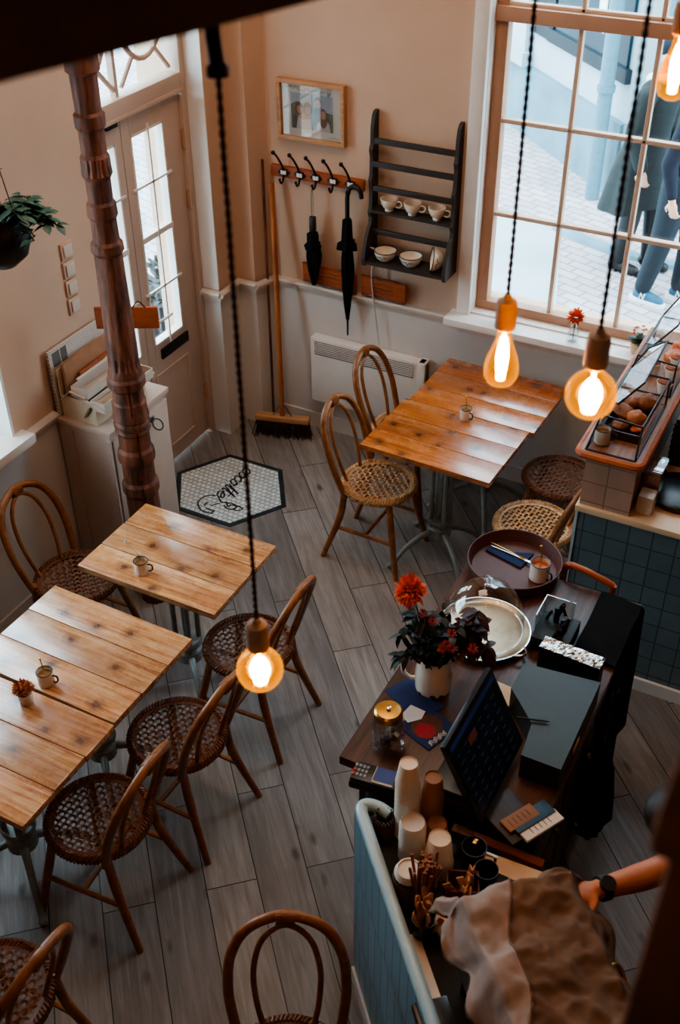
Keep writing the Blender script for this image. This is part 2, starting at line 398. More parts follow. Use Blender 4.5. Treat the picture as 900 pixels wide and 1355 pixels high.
def dup(root, loc, rz=None, label=None):
    r = root.copy(); COL.objects.link(r); r.location = loc
    if rz is not None: r.rotation_euler = (0, 0, rz)
    if label: r['label'] = label
    for ch in list(root.children):
        c = ch.copy(); COL.objects.link(c); c.parent = r
        for g in list(ch.children):
            d = g.copy(); COL.objects.link(d); d.parent = c
    return r
def remesh(o, vox, smooth=6):
    m = o.modifiers.new('join', 'REMESH'); m.mode = 'VOXEL'; m.voxel_size = vox; m.use_smooth_shade = True
    if smooth:
        s = o.modifiers.new('soft', 'SMOOTH'); s.iterations = smooth; s.factor = .5
    return o
# ------------------------------------------------------------------ the room
XL, XD, YB = -3.32, -3.44, 5.17
struct(MB().box((-.65, 1.85, -.05), (5.9, 7.2, .1)).build('floor', 'floor', smooth=False))
struct(MB().box((-.65, 1.85, 4.75), (6.2, 7.6, .1)).build('ceiling', 'dimplaster', smooth=False))
WX0, WX1, WZ0, WZ1 = -1.90, -.36, 1.0, 4.1
b = MB()
b.box(((-3.75+WX0)/2, YB+.15, 2.35), (WX0+3.75, .3, 4.7)); b.box(((WX1+2.4)/2, YB+.15, 2.35), (2.4-WX1, .3, 4.7))
b.box(((WX0+WX1)/2, YB+.15, WZ0/2), (WX1-WX0, .3, WZ0)); b.box(((WX0+WX1)/2, YB+.15, (WZ1+4.7)/2), (WX1-WX0, .3, 4.7-WZ1))
struct(b.build('wall_back', 'wall', smooth=False))
LW0, LW1 = 1.75, 3.1
b = MB()
b.box((XL-.2, (3.86+LW1)/2, 2.35), (.4, 3.86-LW1, 4.7)); b.box((XL-.2, (LW0-1.8)/2, 2.35), (.4, LW0+1.8, 4.7))
b.box((XL-.2, (LW0+LW1)/2, .475), (.4, LW1-LW0, .95)); b.box((XL-.2, (LW0+LW1)/2, 3.65), (.4, LW1-LW0, 2.1))
b.box((XD-.14, 4.35, 3.7), (.28, .98, 2.0))
b.prism([(XD-.28, 4.84), (-3.31, 4.84), (-3.31, 5.04), (-3.19, 5.04), (-3.14, 5.18), (XD-.28, 5.18)], 0, 4.7)
struct(b.build('wall_left', 'wall', smooth=False))
struct(MB().box((2.35, 1.85, 2.35), (.1, 7.4, 4.7)).build('wall_right', 'dimplaster', smooth=False))
struct(MB().box((-.65, -1.75, 2.35), (6.2, .1, 4.7)).build('wall_front', 'dimplaster', smooth=False))
struct(MB().box((XD+.066, 4.836, 2.85), (.136, .008, 3.76)).build('trim_6', 'whitetrim', smooth=False))
# painted lower walls with the chair rail
b = MB(); b.box(((-3.14+2.3)/2, YB-.006, .47), (2.3+3.14, .012, .94)); struct(b.build('trim_1', 'wainscot', smooth=False))
b = MB()
b.prism([(XD+.004, 4.828), (-3.298, 4.828), (-3.298, 5.028), (-3.178, 5.028), (-3.128, 5.165), (-3.2, 5.165), (-3.2, 5.06), (-3.32, 5.06), (-3.32, 4.86), (XD+.004, 4.86)], 0, .94)
struct(b.build('trim_2', 'wainscot', smooth=False))
b = MB()
def molding(b, pts, z, out):
    for (p, q) in zip(pts[:-1], pts[1:]):
        p = Vector(p); q = Vector(q); d = (q-p); n = Vector((d.y, -d.x)).normalized()
        prof = [(0, -.05), (.012, -.05), (.016, -.02), (out, -.012), (out+.004, .004), (out-.004, .014), (0, .018)]
        e = d.normalized()*out*.6
        vs = [];
        for end in (p-e*0, q+e*0):
            for (o, h) in prof: vs.append((end.x+n.x*o, end.y+n.y*o, z+h))
        k = len(prof); b.add(vs, [(i, i+1, k+i+1, k+i) for i in range(k-1)]+[tuple(range(k)), tuple(range(k, 2*k))[::-1]])
molding(b, [(-3.14, YB), (WX0-.06, YB)], .95, .035); molding(b, [(WX0-.06, YB-.012), (2.3, YB-.012)], .93, .03)
struct(b.build('trim_3', 'trimpaint', smooth=False))
b = MB(); molding(b, [(XD, 4.828), (-3.285, 4.828)], .95, .03); molding(b, [(-3.298, 4.81), (-3.298, 5.03)], .95, .0301); molding(b, [(-3.298, 5.028), (-3.165, 5.028)], .95, .03); molding(b, [(-3.178, 5.01), (-3.128, 5.17)], .95, .0301)
struct(b.build('trim_4', 'trimpaint', smooth=False))
b = MB(); molding(b, [(XL, LW1), (XL, 3.38)], .95, .03); b.box((XL+.004, 1.87, .46), (.012, 3.94, .92)); struct(b.build('trim_5', 'wainscot', smooth=False))
b = MB(); b.box((-.4, YB-.018, .05), (5.4, .014, .1)); struct(b.build('baseboard_back', 'wainscot', smooth=False))
b = MB(); b.box((XL+.014, 1.6, .06), (.014, 4.4, .12)); struct(b.build('baseboard_left', 'trimpaint', smooth=False))

# big street window in the back wall
w1 = struct(thing('window_1', None, None)); 
b = MB()
b.box((WX0-.035, YB-.012, 2.6), (.075, .05, 3.2), .006); b.box((WX1+.035, YB-.012, 2.6), (.075, .05, 3.2), .006)
b.box((WX0-.02, YB+.05, 2.6), (.05, .1, 3.2)); struct(b.build('casing', 'whitetrim', w1))
b = MB()
YS = YB+.09
b.box((WX0+.028, YS, 2.56), (.075, .07, 3.1), .008); b.box((WX1-.028, YS, 2.56), (.075, .07, 3.1), .008)
b.box(((WX0+WX1)/2, YS-.004, 1.035), (WX1-WX0-.004, .07, .05), .006); b.box(((WX0+WX1)/2, YS-.01, 2.515), (WX1-WX0, .09, .068), .008); b.box(((WX0+WX1)/2, YS, 4.06), (WX1-WX0, .07, .07))
struct(b.build('sash_frame', 'tanframe', w1))
b = MB(); GX0, GX1 = WX0+.062, WX1-.062; pit = .36
for k in (1, 2, 3): b.box((GX0-.012+pit*k, YS-.005, 2.55), (.022, .04, 3.0), .005)
for z in (1.545, 2.02, 3.02, 3.5): b.box(((GX0+GX1)/2, YS-.005, z), (GX1-GX0, .04, .022), .005)
b.box(((GX0+GX1)/2, YS-.005, 2.556), (GX1-GX0, .04, .018), .004)
struct(b.build('muntins', 'muntin', w1))
struct(MB().box(((GX0+GX1)/2, YS+.012, 2.55), (GX1-GX0+.02, .006, 3.02)).build('pane', 'pane', w1, smooth=False))
b = MB(); b.box((-.83, YB-.02, 1.0-.02), (2.36, .22, .04), .008); b.box((-.83, YB-.04, .945), (2.3, .05, .03), .006); b.box(((WX0+WX1)/2, YB+.07, .985), (WX1-WX0+.0, .16, .05))
struct(b.build('window_sill', 'whitetrim', w1))
# window in the left wall: only its far reveal and ledge show
w2 = struct(thing('window_2', None, None))
b = MB(); b.box((XL-.13, (LW0+LW1)/2, .965), (.42, LW1-LW0+.12, .05), .008); struct(b.build('window_sill', 'whitetrim', w2))
b = MB(); b.box((XL-.12, LW1-.008, 1.8), (.26, .016, 1.62)); struct(b.build('reveal', 'whitetrim', w2, smooth=False))
b = MB()
for y in (LW0+.03, (LW0+LW1)/2, LW1-.04): b.box((XL-.27, y, 1.8), (.05, .06, 1.62))
for z in (1.02, 1.8, 2.57): b.box((XL-.27, (LW0+LW1)/2, z), (.05, LW1-LW0, .06))
struct(b.build('sash_frame', 'whitetrim', w2)); struct(MB().box((XL-.27, (LW0+LW1)/2, 1.8), (.006, LW1-LW0, 1.6)).build('pane', 'pane', w2, smooth=False))

# double entrance door with transom
d1 = struct(thing('door_1', None, None))
b = MB()
b.box((XD-.02, 3.865, 1.4), (.1, .035, 2.8)); b.box((XD-.02, 4.815, 1.4), (.1, .05, 2.8), .006); b.box((XD-.02, 4.34, 2.125), (.09, .95, .09), .01); b.box((XD-.02, 4.34, 2.74), (.09, .95, .06))
b.box((XD+.02, 4.34, 2.085), (.03, .93, .02), .004)
struct(b.build('door_frame', 'doorpaint', d1))
def door_leaf(y0, y1, g0, g1):
    x = XD-.02; b = MB(); zt, z0, z1 = 2.06, .80, 1.97
    b.box((x, (y0+g0)/2, zt/2+.01), (.045, g0-y0, zt-.02), .004); b.box((x, (y1+g1)/2, zt/2+.01), (.045, y1-g1, zt-.02), .004)
    b.box((x, (g0+g1)/2, (z1+zt)/2), (.045, g1-g0, zt-z1)); b.box((x, (g0+g1)/2, (z0+.02)/2), (.045, g1-g0, z0-.02))
    yc = (g0+g1)/2
    for zz in (.12, .62): b.box((x+.024, yc, zz), (.012, g1-g0+.04, .016), .003)
    for yy in (g0-.02, g1+.02): b.box((x+.024, yy, .37), (.012, .016, .5), .003)
    lf = struct(b.build('door_leaf', 'doorpaint', d1))
    m = MB()
    m.box((x+.028, yc, (z0+z1)/2), (.012, .012, z1-z0+.05))
    for zz in (1.12, 1.7): m.box((x+.028, yc, zz), (.012, g1-g0+.06, .012))
    m.box((x+.01, yc, 1.42), (.04, g1-g0, .03))
    for yy in (g0+.004, g1-.004): m.box((x, yy, (z0+z1)/2), (.05, .012, z1-z0))
    for zz in (z0+.006, z1-.006): m.box((x, yc, zz), (.05, g1-g0, .012))
    struct(m.build('glazing_bars', 'whitetrim', lf)); struct(MB().box((x-.005, yc, (z0+z1)/2), (.005, g1-g0, z1-z0)).build('pane', 'pane', lf, smooth=False))
    return lf
door_leaf(3.885, 4.29, 3.965, 4.235); r = door_leaf(4.295, 4.79, 4.36, 4.635)
struct(MB().box((XD+.008, 4.535, .735), (.016, .26, .06), .004).build('letter_slot', 'blackmetal', r))
b = MB(); b.tube(smoothpath([(XD+.01, 4.33, .98), (XD+.06, 4.33, .985), (XD+.075, 4.36, .985), (XD+.075, 4.45, .985)], 5), .008); struct(b.build('door_handle', 'whitetrim', r))
b = MB()
for z in (1.83, 1.5, .3): b.box((XD+.008, 4.795, z), (.02, .025, .1), .004); b.tube([(XD+.018, 4.795, z-.06), (XD+.018, 4.795, z+.06)], .009, 8)
struct(b.build('hinge', 'tanframe', r))
b = MB(); b.box((XD+.012, 4.21, 2.065), (.024, .09, .03), .004); b.box((XD+.012, 3.93, 2.0), (.02, .06, .03), .004); struct(b.build('door_catch', 'blackmetal', d1))
b = MB(); b.box((XD-.02, 4.31, 2.44), (.035, .022, .56))
for yc in (4.1, 4.56):
    b.tube([(XD-.015, yc+.17*math.cos(a*PI/12), 2.5+.21*math.sin(a*PI/12)) for a in range(24)], .014, 8, closed=True)
    b.tube([(XD-.015, yc-.2, 2.2), (XD-.015, yc-.08, 2.33)], .012, 8); b.tube([(XD-.015, yc+.2, 2.2), (XD-.015, yc+.08, 2.33)], .012, 8)
struct(b.build('transom_tracery', 'doorpaint', d1)); struct(MB().box((XD-.025, 4.34, 2.44), (.005, .9, .55)).build('transom_pane', 'pane', d1, smooth=False))

# mosaic set into the floor at the entrance
hexv = [(-3.18, 4.63), (-2.815, 4.63), (-2.615, 4.325), (-2.80, 4.02), (-3.165, 4.02), (-3.36, 4.325)]
hc = Vector((sum(p[0] for p in hexv)/6, sum(p[1] for p in hexv)/6))
t = thing('mosaic_doormat', 'six-sided white mosaic tile panel with dark border in the floor before the door', 'doormat', (hc.x, hc.y, 0))
loc = [Vector(p)-hc for p in hexv]
b = MB(); n = 6; inn = [v*.91 for v in loc]
b.add([(v.x, v.y, .004) for v in loc]+[(v.x, v.y, .004) for v in inn]+[(v.x, v.y, -.004) for v in loc], [(i, (i+1) % 6, 6+(i+1) % 6, 6+i) for i in range(6)]+[(i, (i+1) % 6, 12+(i+1) % 6, 12+i) for i in range(6)])
b.build('border', 'mosaicedge', t, smooth=False); MB().prism([(v.x, v.y) for v in inn], -.003, .0036).build('mosaic_field', 'mosaic', t, smooth=False)
def stroke(b, pts, w, z):
    P = [onz(230+x/5.625, 590+y/5.625, 0)-Vector((hc.x, hc.y, 0)) for x, y in pts]
    P = smoothpath(P, 5); vs = []
    for i, p in enumerate(P):
        d = (P[min(i+1, len(P)-1)]-P[max(i-1, 0)]); d.z = 0
        if d.length < 1e-9: d = Vector((1, 0, 0))
        s = Vector((-d.y, d.x, 0)).normalized()*w; vs += [(p.x-s.x, p.y-s.y, z), (p.x+s.x, p.y+s.y, z)]
    b.add(vs, [(2*i, 2*i+1, 2*i+3, 2*i+2) for i in range(len(P)-1)])
b = MB()
# "cocotte", letter tops towards the room
GL = {'c': [[(1, .8), (.6, 1), (.12, .72), (.08, .3), (.45, 0), (1.05, .2)]], 'o': [[(.6, 1), (.15, .75), (.1, .25), (.5, 0), (.9, .3), (.85, .78), (.5, 1), (.65, .78), (1.15, .85)]],
      't': [[(-.1, .25), (.3, 1.1), (.55, 2.0), (.5, 1.1), (.5, .25), (.8, 0), (1.1, .2)]], 'e': [[(-.1, .4), (.55, .5), (.9, .78), (.55, 1), (.15, .65), (.2, .2), (.55, 0), (1.05, .25)]]}
for ch_, u0, u1, zq in (('c', 0, .13, .0046), ('o', .145, .275, .0048), ('c', .29, .41, .005), ('o', .425, .555, .0052), ('t', .6, .69, .0054), ('t', .71, .8, .0056), ('e', .83, 1.0, .0058)):
    for st in GL[ch_]:
        stroke(b, [(536-(u0+(u1-u0)*x)*222+y*44, 160+(u0+(u1-u0)*x)*204+y*36) for x, y in st], .0052, zq)
stroke(b, [(536-.6*222+1.25*44, 160+.6*204+1.25*36), (536-.86*222+1.35*44, 160+.86*204+1.35*36)], .0045, .006)
# line drawn bird at the end of the word
stroke(b, [(312, 378), (270, 372), (215, 390), (182, 425), (190, 465), (225, 495), (292, 508)], .005, .0048)
stroke(b, [(225, 450), (238, 435), (262, 425)], .005, .005); stroke(b, [(276, 448), (310, 440), (342, 432)], .004, .005)
stroke(b, [(330, 375), (345, 410), (362, 428), (395, 425), (400, 455), (430, 445), (468, 458), (440, 480), (395, 470), (372, 445)], .005, .0052)
stroke(b, [(380, 430), (430, 432), (455, 445), (500, 462), (512, 475), (470, 488), (440, 470)], .005, .0054)
stroke(b, [(240, 470), (270, 480), (298, 490), (280, 500)], .005, .0056)
b.build('lettering', 'ink', t, smooth=False)['label'] = 'black cursive word cocotte with a line drawn hen'

# carved timber post in front of the cabinet
PX, PY = -2.838, 3.367
def pz_(y):
    d = ray(207+(y-786)*(207-115)/(786-90), y); k = (d.x*PX+d.y*PY)/(d.x**2+d.y**2); return HCAM+d.z*k
t = thing('carved_post', 'tall carved brown timber post standing before the painted cabinet', 'post', (PX, PY, 0))
feat0 = [(70, 1.2), (80, 1.5), (92, 1.5), (97, 1.25), (104, 1.25), (108, 1.0), (148, 1.02), (152, 1.35), (166, 1.3), (172, 1.1), (202, 1.12), (206, 1.32), (228, 1.4), (236, 1.15), (245, 1.1), (264, 1.1), (267, 1.25), (284, 1.3), (290, 1.1), (316, 1.12), (320, 1.3), (330, 1.36), (337, 1.15), (400, 1.2), (482, 1.18), (490, 1.28), (498, 1.45), (508, 1.4), (513, 1.15), (527, 1.12), (529, 1.2), (543, 1.2), (545, 1.28), (548, 1.28), (551, 1.18), (556, 1.3), (560, 1.3), (563, 1.18), (566, 1.28), (570, 1.1), (588, 1.08), (592, 1.3), (600, 1.38), (606, 1.28), (609, 1.12), (630, 1.12), (634, 1.32), (645, 1.36), (650, 1.15), (700, 1.15), (760, 1.2)]
def pbase(y):
    K = [(60, .95), (260, .93), (300, 1.0), (400, 1.22), (480, 1.32), (600, 1.42), (780, 1.5)]
    for (a_, p_), (c_, q_) in zip(K[:-1], K[1:]):
        if a_ <= y <= c_: return p_+(q_-p_)*(y-a_)/(c_-a_)
    return 1.5
feat = [(60, 1), (70, 1.25), (92, 1.3), (96, 1.05), (146, 1.0), (150, 1.2), (166, 1.18), (171, 1.0), (201, 1.0), (206, 1.16), (229, 1.24), (236, 1.02), (264, 1.0), (268, 1.17), (284, 1.19), (289, 1.0), (316, 1.0), (320, 1.18), (330, 1.2), (335, 1.0), (484, .98), (489, 1.08), (494, 1.08), (498, 1.2), (507, 1.2), (512, .98), (526, .98), (529, 1.06), (543, 1.06), (545, 1.1), (550, 1.12), (552, 1.02), (556, 1.12), (560, 1.12), (562, 1.02), (566, 1.1), (570, .97), (588, .97), (592, 1.1), (600, 1.15), (606, 1.1), (609, .98), (631, .98), (635, 1.12), (645, 1.14), (650, 1.0), (700, 1.0), (760, 1.0)]
prof = [(.053*r*pbase(y), pz_(y)) for y, r in feat][::-1]
prof = [(.075, 0), (.075, .12), (.064, .14)]+[p for p in prof if p[1] > .16]+[(.07, prof[-1][1]+.1), (.07, 4.7)]
pz2 = []
for (r0, z0), (r1, z1) in zip(prof[:-1], prof[1:]):
    k = max(1, int((z1-z0)/.03)); pz2 += [(r0+(r1-r0)*i/k, z0+(z1-z0)*i/k) for i in range(k)]
pz2.append(prof[-1]); zf = [(pz_(543), pz_(529)), (pz_(228), pz_(206)), (pz_(482), pz_(470))]
def rf(r, z, a):
    for lo, hi in zf:
        if lo < z < hi: return r*(1-.13*max(0, math.cos(a*14)))
    o = 1+.012*math.cos(a*8)+.01*math.sin(a*5+z*7)+.008*math.sin(a*11-z*13)
    if z < pz_(500) and abs(((a+.85+.1*math.sin(z*5)) % (2*PI))-.0) < .07: o -= .09
    return r*o
b = MB().lathe(pz2, 64, rf=rf); b.build('post_shaft', 'post', t, angle=22)
# plank sign fixed behind the post
pk = (Vector((PX, PY, 1.3))-CAM).dot(FW)+.075
pa, pb = depth(124, 406, pk), depth(208, 405, pk)
ang = math.atan2(pb.y-pa.y, pb.x-pa.x); mid = (pa+pb)/2
t = thing('plank_sign', 'short reddish wooden board fixed crosswise to the carved post', 'board', (mid.x, mid.y, mid.z-.055), ang)
MB().box((0, 0, 0), ((pb-pa).length, .018, .105), .003).build('board', 'plaque', t); b = MB(); b.tube(smoothpath([(.03, -.01, .05), (.06, -.012, .085), (.09, -.005, .05)], 5), .003, 6); b.build('hanging_wire', 'blackmetal', t)

# dark ceiling beam and stair newel
e0, e1 = onz(420, 0, 3.5).to_2d(), onz(0, 110, 3.5).to_2d(); dd = (e1-e0).normalized(); nn = Vector((dd.y, -dd.x))
nn = nn if nn.x < 0 else -nn
q = [e0-dd*3.2, e1+dd*1.2]
struct(MB().prism([tuple(q[0]), tuple(q[1]), tuple(q[1]+nn*.3), tuple(q[0]+nn*.3)], 3.5, 4.2).build('ceiling_beam', 'nearwood', smooth=False))
t = thing('newel_post', 'dark wooden stair post very close to the viewer', 'post', (.04, .63, 0))
b = MB(); b.box((0, 0, 1.53), (.12, .12, 3.06), .012); b.build('shaft', 'nearwood', t); b = MB(); b.box((0, 0, 3.08), (.15, .15, .04), .01); b.build('cap', 'nearwood', t)

# ------------------------------------------------------------------ outside
GZ = -.05
b = MB()
b.box((-4, 15.5, GZ-.05), (44, 20, .1)); b.box((-14, 1.7, GZ-.05), (20.55, 7.6, .1)); struct(b.build('street', 'street', smooth=False))
b = MB(); b.prism([(-3.35, 9.0), (-2.5, 8.9), (-2.05, 7.4), (-2.75, 6.9)], GZ-.02, GZ+.006); struct(b.build('pavement_slab', 'facade', smooth=False))
P0, P1, P2 = Vector((-4.05, 11.6)), Vector((-2.3, 9.82)), Vector((1.6, 9.7))
t = thing('corner_building', 'pale street building with dark framed shop window across the lane', 'building', (0, 0, 0))
def wallbox(b, A, Bq, s0, s1, z0, z1, out, thick=.1):
    d = (Bq-A).normalized(); n = Vector((-d.y, d.x)); n = n if n.y < 0 else -n
    o = out; p = [A+d*s0+n*o, A+d*s1+n*o, A+d*s1-n*thick, A+d*s0-n*thick]
    b.prism([tuple(v) for v in p], z0, z1)
Ld = (P1-P0).length
b = MB(); wallbox(b, P0, P1, 0, Ld, GZ, 6, 0, .4); wallbox(b, P1, P2, 0, 4, GZ, 6, 0, .4)
b.build('wall', 'facade', t, smooth=False)
b = MB(); wallbox(b, P0, P1, 0, Ld, GZ, .62, .06); wallbox(b, P1, P2, 0, 4, GZ, .62, .06); b.build('plinth', 'facadebase', t, smooth=False)
b = MB(); wallbox(b, P0, P1, .0, .55, .62, 5, .09); wallbox(b, P0, P1, -.02, .6, .62, .75, .13); b.build('pilaster', 'facade', t, smooth=False)
b = MB(); wallbox(b, P1, P2, .25, .62, .7, 5, .12); wallbox(b, P1, P2, .2, .67, .62, .8, .16); wallbox(b, P1, P2, .36, .5, 1.0, 4.5, .15); b.build('pilaster', 'facadebase', t, smooth=False)
b = MB(); wallbox(b, P0, P1, .62, 1.02, .95, 5, .04); wallbox(b, P0, P1, .95, Ld-.02, .95, 1.07, .06); wallbox(b, P1, P2, .75, .95, .7, 5, .05); b.build('shop_frame', 'facadedark', t, smooth=False)
b = MB(); wallbox(b, P0, P1, 1.06, Ld-.08, 1.07, 5, .03); b.build('shop_glass', 'shopglass', t, smooth=False)
b = MB(); wallbox(b, P0, P1, 1.85, 1.98, 1.25, 1.95, .04); b.build('window_notice', 'whitepaper', t, smooth=False)
pp = ony(785, 246, 9.72)
b = MB(); b.tube([(pp.x, pp.y, GZ), (pp.x, pp.y, 5)], .065, 14)
for z in (.9, 2.4): b.tube([(pp.x, pp.y, z), (pp.x, pp.y, z+.05)], .08, 14)
tag(b.build('drainpipe', 'drain'), 'grey blue drainpipe rising along the building across the lane', 'drainpipe')
b = MB(); cpts = smoothpath([(-2.55, 8.92, GZ), (-2.2, 8.75, GZ), (-1.7, 8.62, GZ), (-.8, 8.6, GZ), (.6, 8.7, GZ)], 6)
b.tube(cpts, .07, 8, flat=.6); struct(b.build('kerb', 'facadebase'))
b = MB()
for k in range(7): b.box((-1.86+k*.045, 8.38-k*.008, GZ+.004), (.018, .16, .012))
struct(b.build('drain_grate_trim', 'facadedark', smooth=False))
# far terrace closing the lane
t = thing('far_house', 'pale house front closing off the lane', 'building', (-9.5, 19.5, 0))
MB().box((0, 0, 3.4), (9, .4, 7)).build('wall', 'facade', t, smooth=False)
for x in (-3, -1, 1, 3): MB().box((x, -.22, 2.2), (.9, .06, 1.6)).build('window', 'shopglass', t, smooth=False)
# parked bicycle, only its front shows at the window corner
q = onz(684, 52, GZ)
t = thing('bicycle', 'dark bicycle parked by the wall, seen through the upper pane', 'bicycle', (q.x-.45, q.y, GZ), .5)
for sx in (-.5, .5):
    b = MB(); b.tube([(sx+.33*math.cos(a*PI/14), 0, .34+.33*math.sin(a*PI/14)) for a in range(28)], .018, 8, closed=True)
    for a in range(10): b.tube([(sx, 0, .34), (sx+.32*math.cos(a*PI/5), 0, .34+.32*math.sin(a*PI/5))], .003, 4)
    b.build('wheel', 'darkplastic', t)
b = MB()
for p, q_ in (((-.5, 0, .34), (-.12, 0, .34)), ((-.12, 0, .34), (.32, 0, .78)), ((-.12, 0, .34), (-.25, 0, .85)), ((-.5, 0, .34), (-.2, 0, .75)), ((-.22, 0, .74), (.3, 0, .85)), ((.5, 0, .34), (.28, 0, .95))): b.tube([p, q_], .018, 8)
b.build('frame', 'facadedark', t); b = MB(); b.box((-.26, 0, .9), (.26, .14, .06), .025); b.build('saddle', 'black', t)
b = MB(); b.tube(smoothpath([(.2, -.25, 1.0), (.3, -.1, 1.03), (.29, 0, .98), (.3, .1, 1.03), (.2, .25, 1.0)], 4), .013, 8); b.build('handlebar', 'chrome', t)
# plants beyond the door
def bush(name, label, c, r, n, mat, pot=None, h=.5, pr=.2):
    t = thing(name, label, 'plant', (c[0], c[1], GZ))
    if pot: MB().lathe([(pr*.7, 0), (pr, h), (pr*1.06, h), (pr*.95, h-.03), (0, h-.04)], 20).build('pot', pot, t)
    b = MB(); s = MB()
    for k in range(n):
        a = random.uniform(0, 2*PI); e = random.uniform(-.2, 1.3); d = Vector((math.cos(a)*math.cos(e), math.sin(a)*math.cos(e), math.sin(e)))
        p = Vector((0, 0, c[2]-GZ))+d*r*random.uniform(.3, 1); b.leaf(p, d+Vector((0, 0, random.uniform(-.5, .3))), .11, .04, .3)
        if k % 6 == 0: s.tube([(0, 0, h*.9), tuple(p)], .006, 5)
    s.build('stems', 'stem', t); b.build('leaves', mat, t)
q = onx(226, 392, -4.15)
bush('potted_shrub', 'round potted shrub standing outside the glazed door', (q.x, q.y, q.z), .24, 130, 'leafdark', 'darkplastic', .55, .24)
q = onx(112, 235, -4.5); q.y -= .35; q.x -= .5
bush('tall_shrub', 'tall leafy shrub outside behind the narrow door pane', (q.x, q.y, q.z), .36, 190, 'leafdark', 'facadedark', .5, .25)
# ------------------------------------------------------------------ chairs
def cane_seat(b, R, z, dome=.012):
    """woven sheet with real openings, cut to the round seat"""
    s = .0305; hr = .0078; k = int(R/s)+3; zz = lambda x, y: z-dome*(1-(x*x+y*y)/(R*R))
    for i in range(-k, k+1):
        for j in range(-k, k+1):
            x0, y0 = (i+j)*s*.7071, (i-j)*s*.7071
            if math.hypot(x0, y0) > R-.006: continue
            sq = []; ho = []
            for q in range(8):
                a = q*PI/4+PI/8; ho.append((x0+hr*math.cos(a), y0+hr*1.05*math.sin(a)))
            for q in range(8):
                a = q*PI/4+PI/8-PI/4; m = max(abs(math.cos(a)), abs(math.sin(a))); u, v = math.cos(a)/m*s/2, math.sin(a)/m*s/2
                sq.append((x0+(u-v)*.7071, y0+(u+v)*.7071))
            rr_ = random.uniform(-.0012, .0012)
            vs = [(x, y, zz(x, y)) for x, y in sq]+[(x, y, zz(x, y)-.0045+rr_) for x, y in ho]
            b.add(vs, [(q, (q+1) % 8, 8+(q+1) % 8, 8+q) for q in range(8)])
    n = 48; vs = []
    for q in range(n): a = 2*PI*q/n; vs += [(R*.9*math.cos(a), R*.9*math.sin(a), zz(R*.9, 0)-.001), (R*1.06*math.cos(a), R*1.06*math.sin(a), zz(R, 0)+.002)]
    b.add(vs, [(2*q, 2*q+1, (2*q+3) % (2*n), (2*q+2) % (2*n)) for q in range(n)])
def rattan_chair(label, loc, rz, cane='cane', group='round backed rattan chairs'):
    t = thing('rattan_chair', label, 'chair', loc, rz, group)
    b = MB(); cane_seat(b, .175, .452); b.build('seat', cane, t, smooth=False)
    b = MB(); R = .183
    b.tube([(R*math.cos(a*PI/20), R*math.sin(a*PI/20), .438) for a in range(40)], .014, 10, closed=True)
    for ph in range(3):
        N = 170; b.tube([((R+.0135*math.cos(a*2*PI*28/N+ph*2.09))*math.cos(a*2*PI/N), (R+.0135*math.cos(a*2*PI*28/N+ph*2.09))*math.sin(a*2*PI/N), .44+.0165*math.sin(a*2*PI*28/N+ph*2.09)) for a in range(N)], .0062, 5, closed=True)
    b.build('seat_rim', cane, t)
    for sy in (-1, 1):
        b = MB(); b.tube(smoothpath([(.115, sy*.118, .43), (.15, sy*.15, .25), (.2, sy*.19, .0)], 6), [.0175, .018, .014], 10); b.build('leg', 'rattan', t)
        b = MB(); b.tube(smoothpath([(-.125, sy*.142, .46), (-.15, sy*.15, .27), (-.235, sy*.19, .0)], 6), [.017, .0185, .014], 10); b.build('leg', 'rattan', t)
    b = MB()
    b.tube(smoothpath([(-.12, -.145, .40), (-.15, -.165, .5), (-.185, -.178, .62), (-.225, -.165, .74), (-.258, -.11, .825), (-.272, 0, .865), (-.258, .11, .825), (-.225, .165, .74), (-.185, .178, .62), (-.15, .165, .5), (-.12, .145, .40)], 6), .0165, 12)
    b.build('back_hoop', 'rattan', t)
    b = MB()
    b.tube(smoothpath([(-.15, -.075, .45), (-.178, -.095, .56), (-.212, -.1, .68), (-.245, -.07, .785), (-.26, 0, .835), (-.245, .07, .785), (-.212, .1, .68), (-.178, .095, .56), (-.15, .075, .45)], 6), .0095, 10)
    b.build('inner_hoop', 'rattan', t)
    b = MB()
    for k in range(9): y = (k-4)*.0062; b.tube([(-.268+.019*math.cos(a*PI/5), y, .853+.024*math.sin(a*PI/5)) for a in range(10)], .0034, 5, closed=True)
    b.build('hoop_binding', 'rattan', t)
    b = MB()
    for sy in (-1, 1): b.tube([(.163, sy*.16, .2), (-.168, sy*.158, .2)], .0105, 8)
    b.tube([(.0, -.16, .2), (.0, .16, .2)], .0105, 8)
    b.build('stretcher', 'rattan', t); return t
chairs = [
 ('rattan chair in the dim gap between the wall and the small pale table', (-2.9, 2.9, 0), 0.0),
 ('rattan chair partly behind the lit globe bulb, at the small pale table', (-1.96, 2.88, 0), PI+.03),
 ('middle rattan chair of the three in a row beside the pale tables', (-1.95, 2.32, 0), PI-.03),
 ('rattan chair tucked under the near corner of the larger pale table', (-1.985, 1.86, 0), PI+.07),
 ('rattan chair cut off by the bottom left corner of the photo', (-1.86, 1.15, 0), PI),
 ('rattan chair beside the pale blue tiled counter, hoop back and bound top in view', (-.9, 1.35, 0), math.radians(-62)),
 ('rattan chair standing free at the orange table, full woven seat and legs in view', (-1.985, 4.22, 0), -.02),
 ('rattan chair between the heater and the orange table, seat half under the tabletop', (-2.07, 4.74, 0), -.03),
 ('rattan chair under the window beside the tiled counter, only its round seat showing', (-1.165, 4.68, 0), PI),
 ('rattan chair behind the brown round tray, pale caned seat catching the window light', (-1.155, 4.235, 0), PI-.08)]
first = None
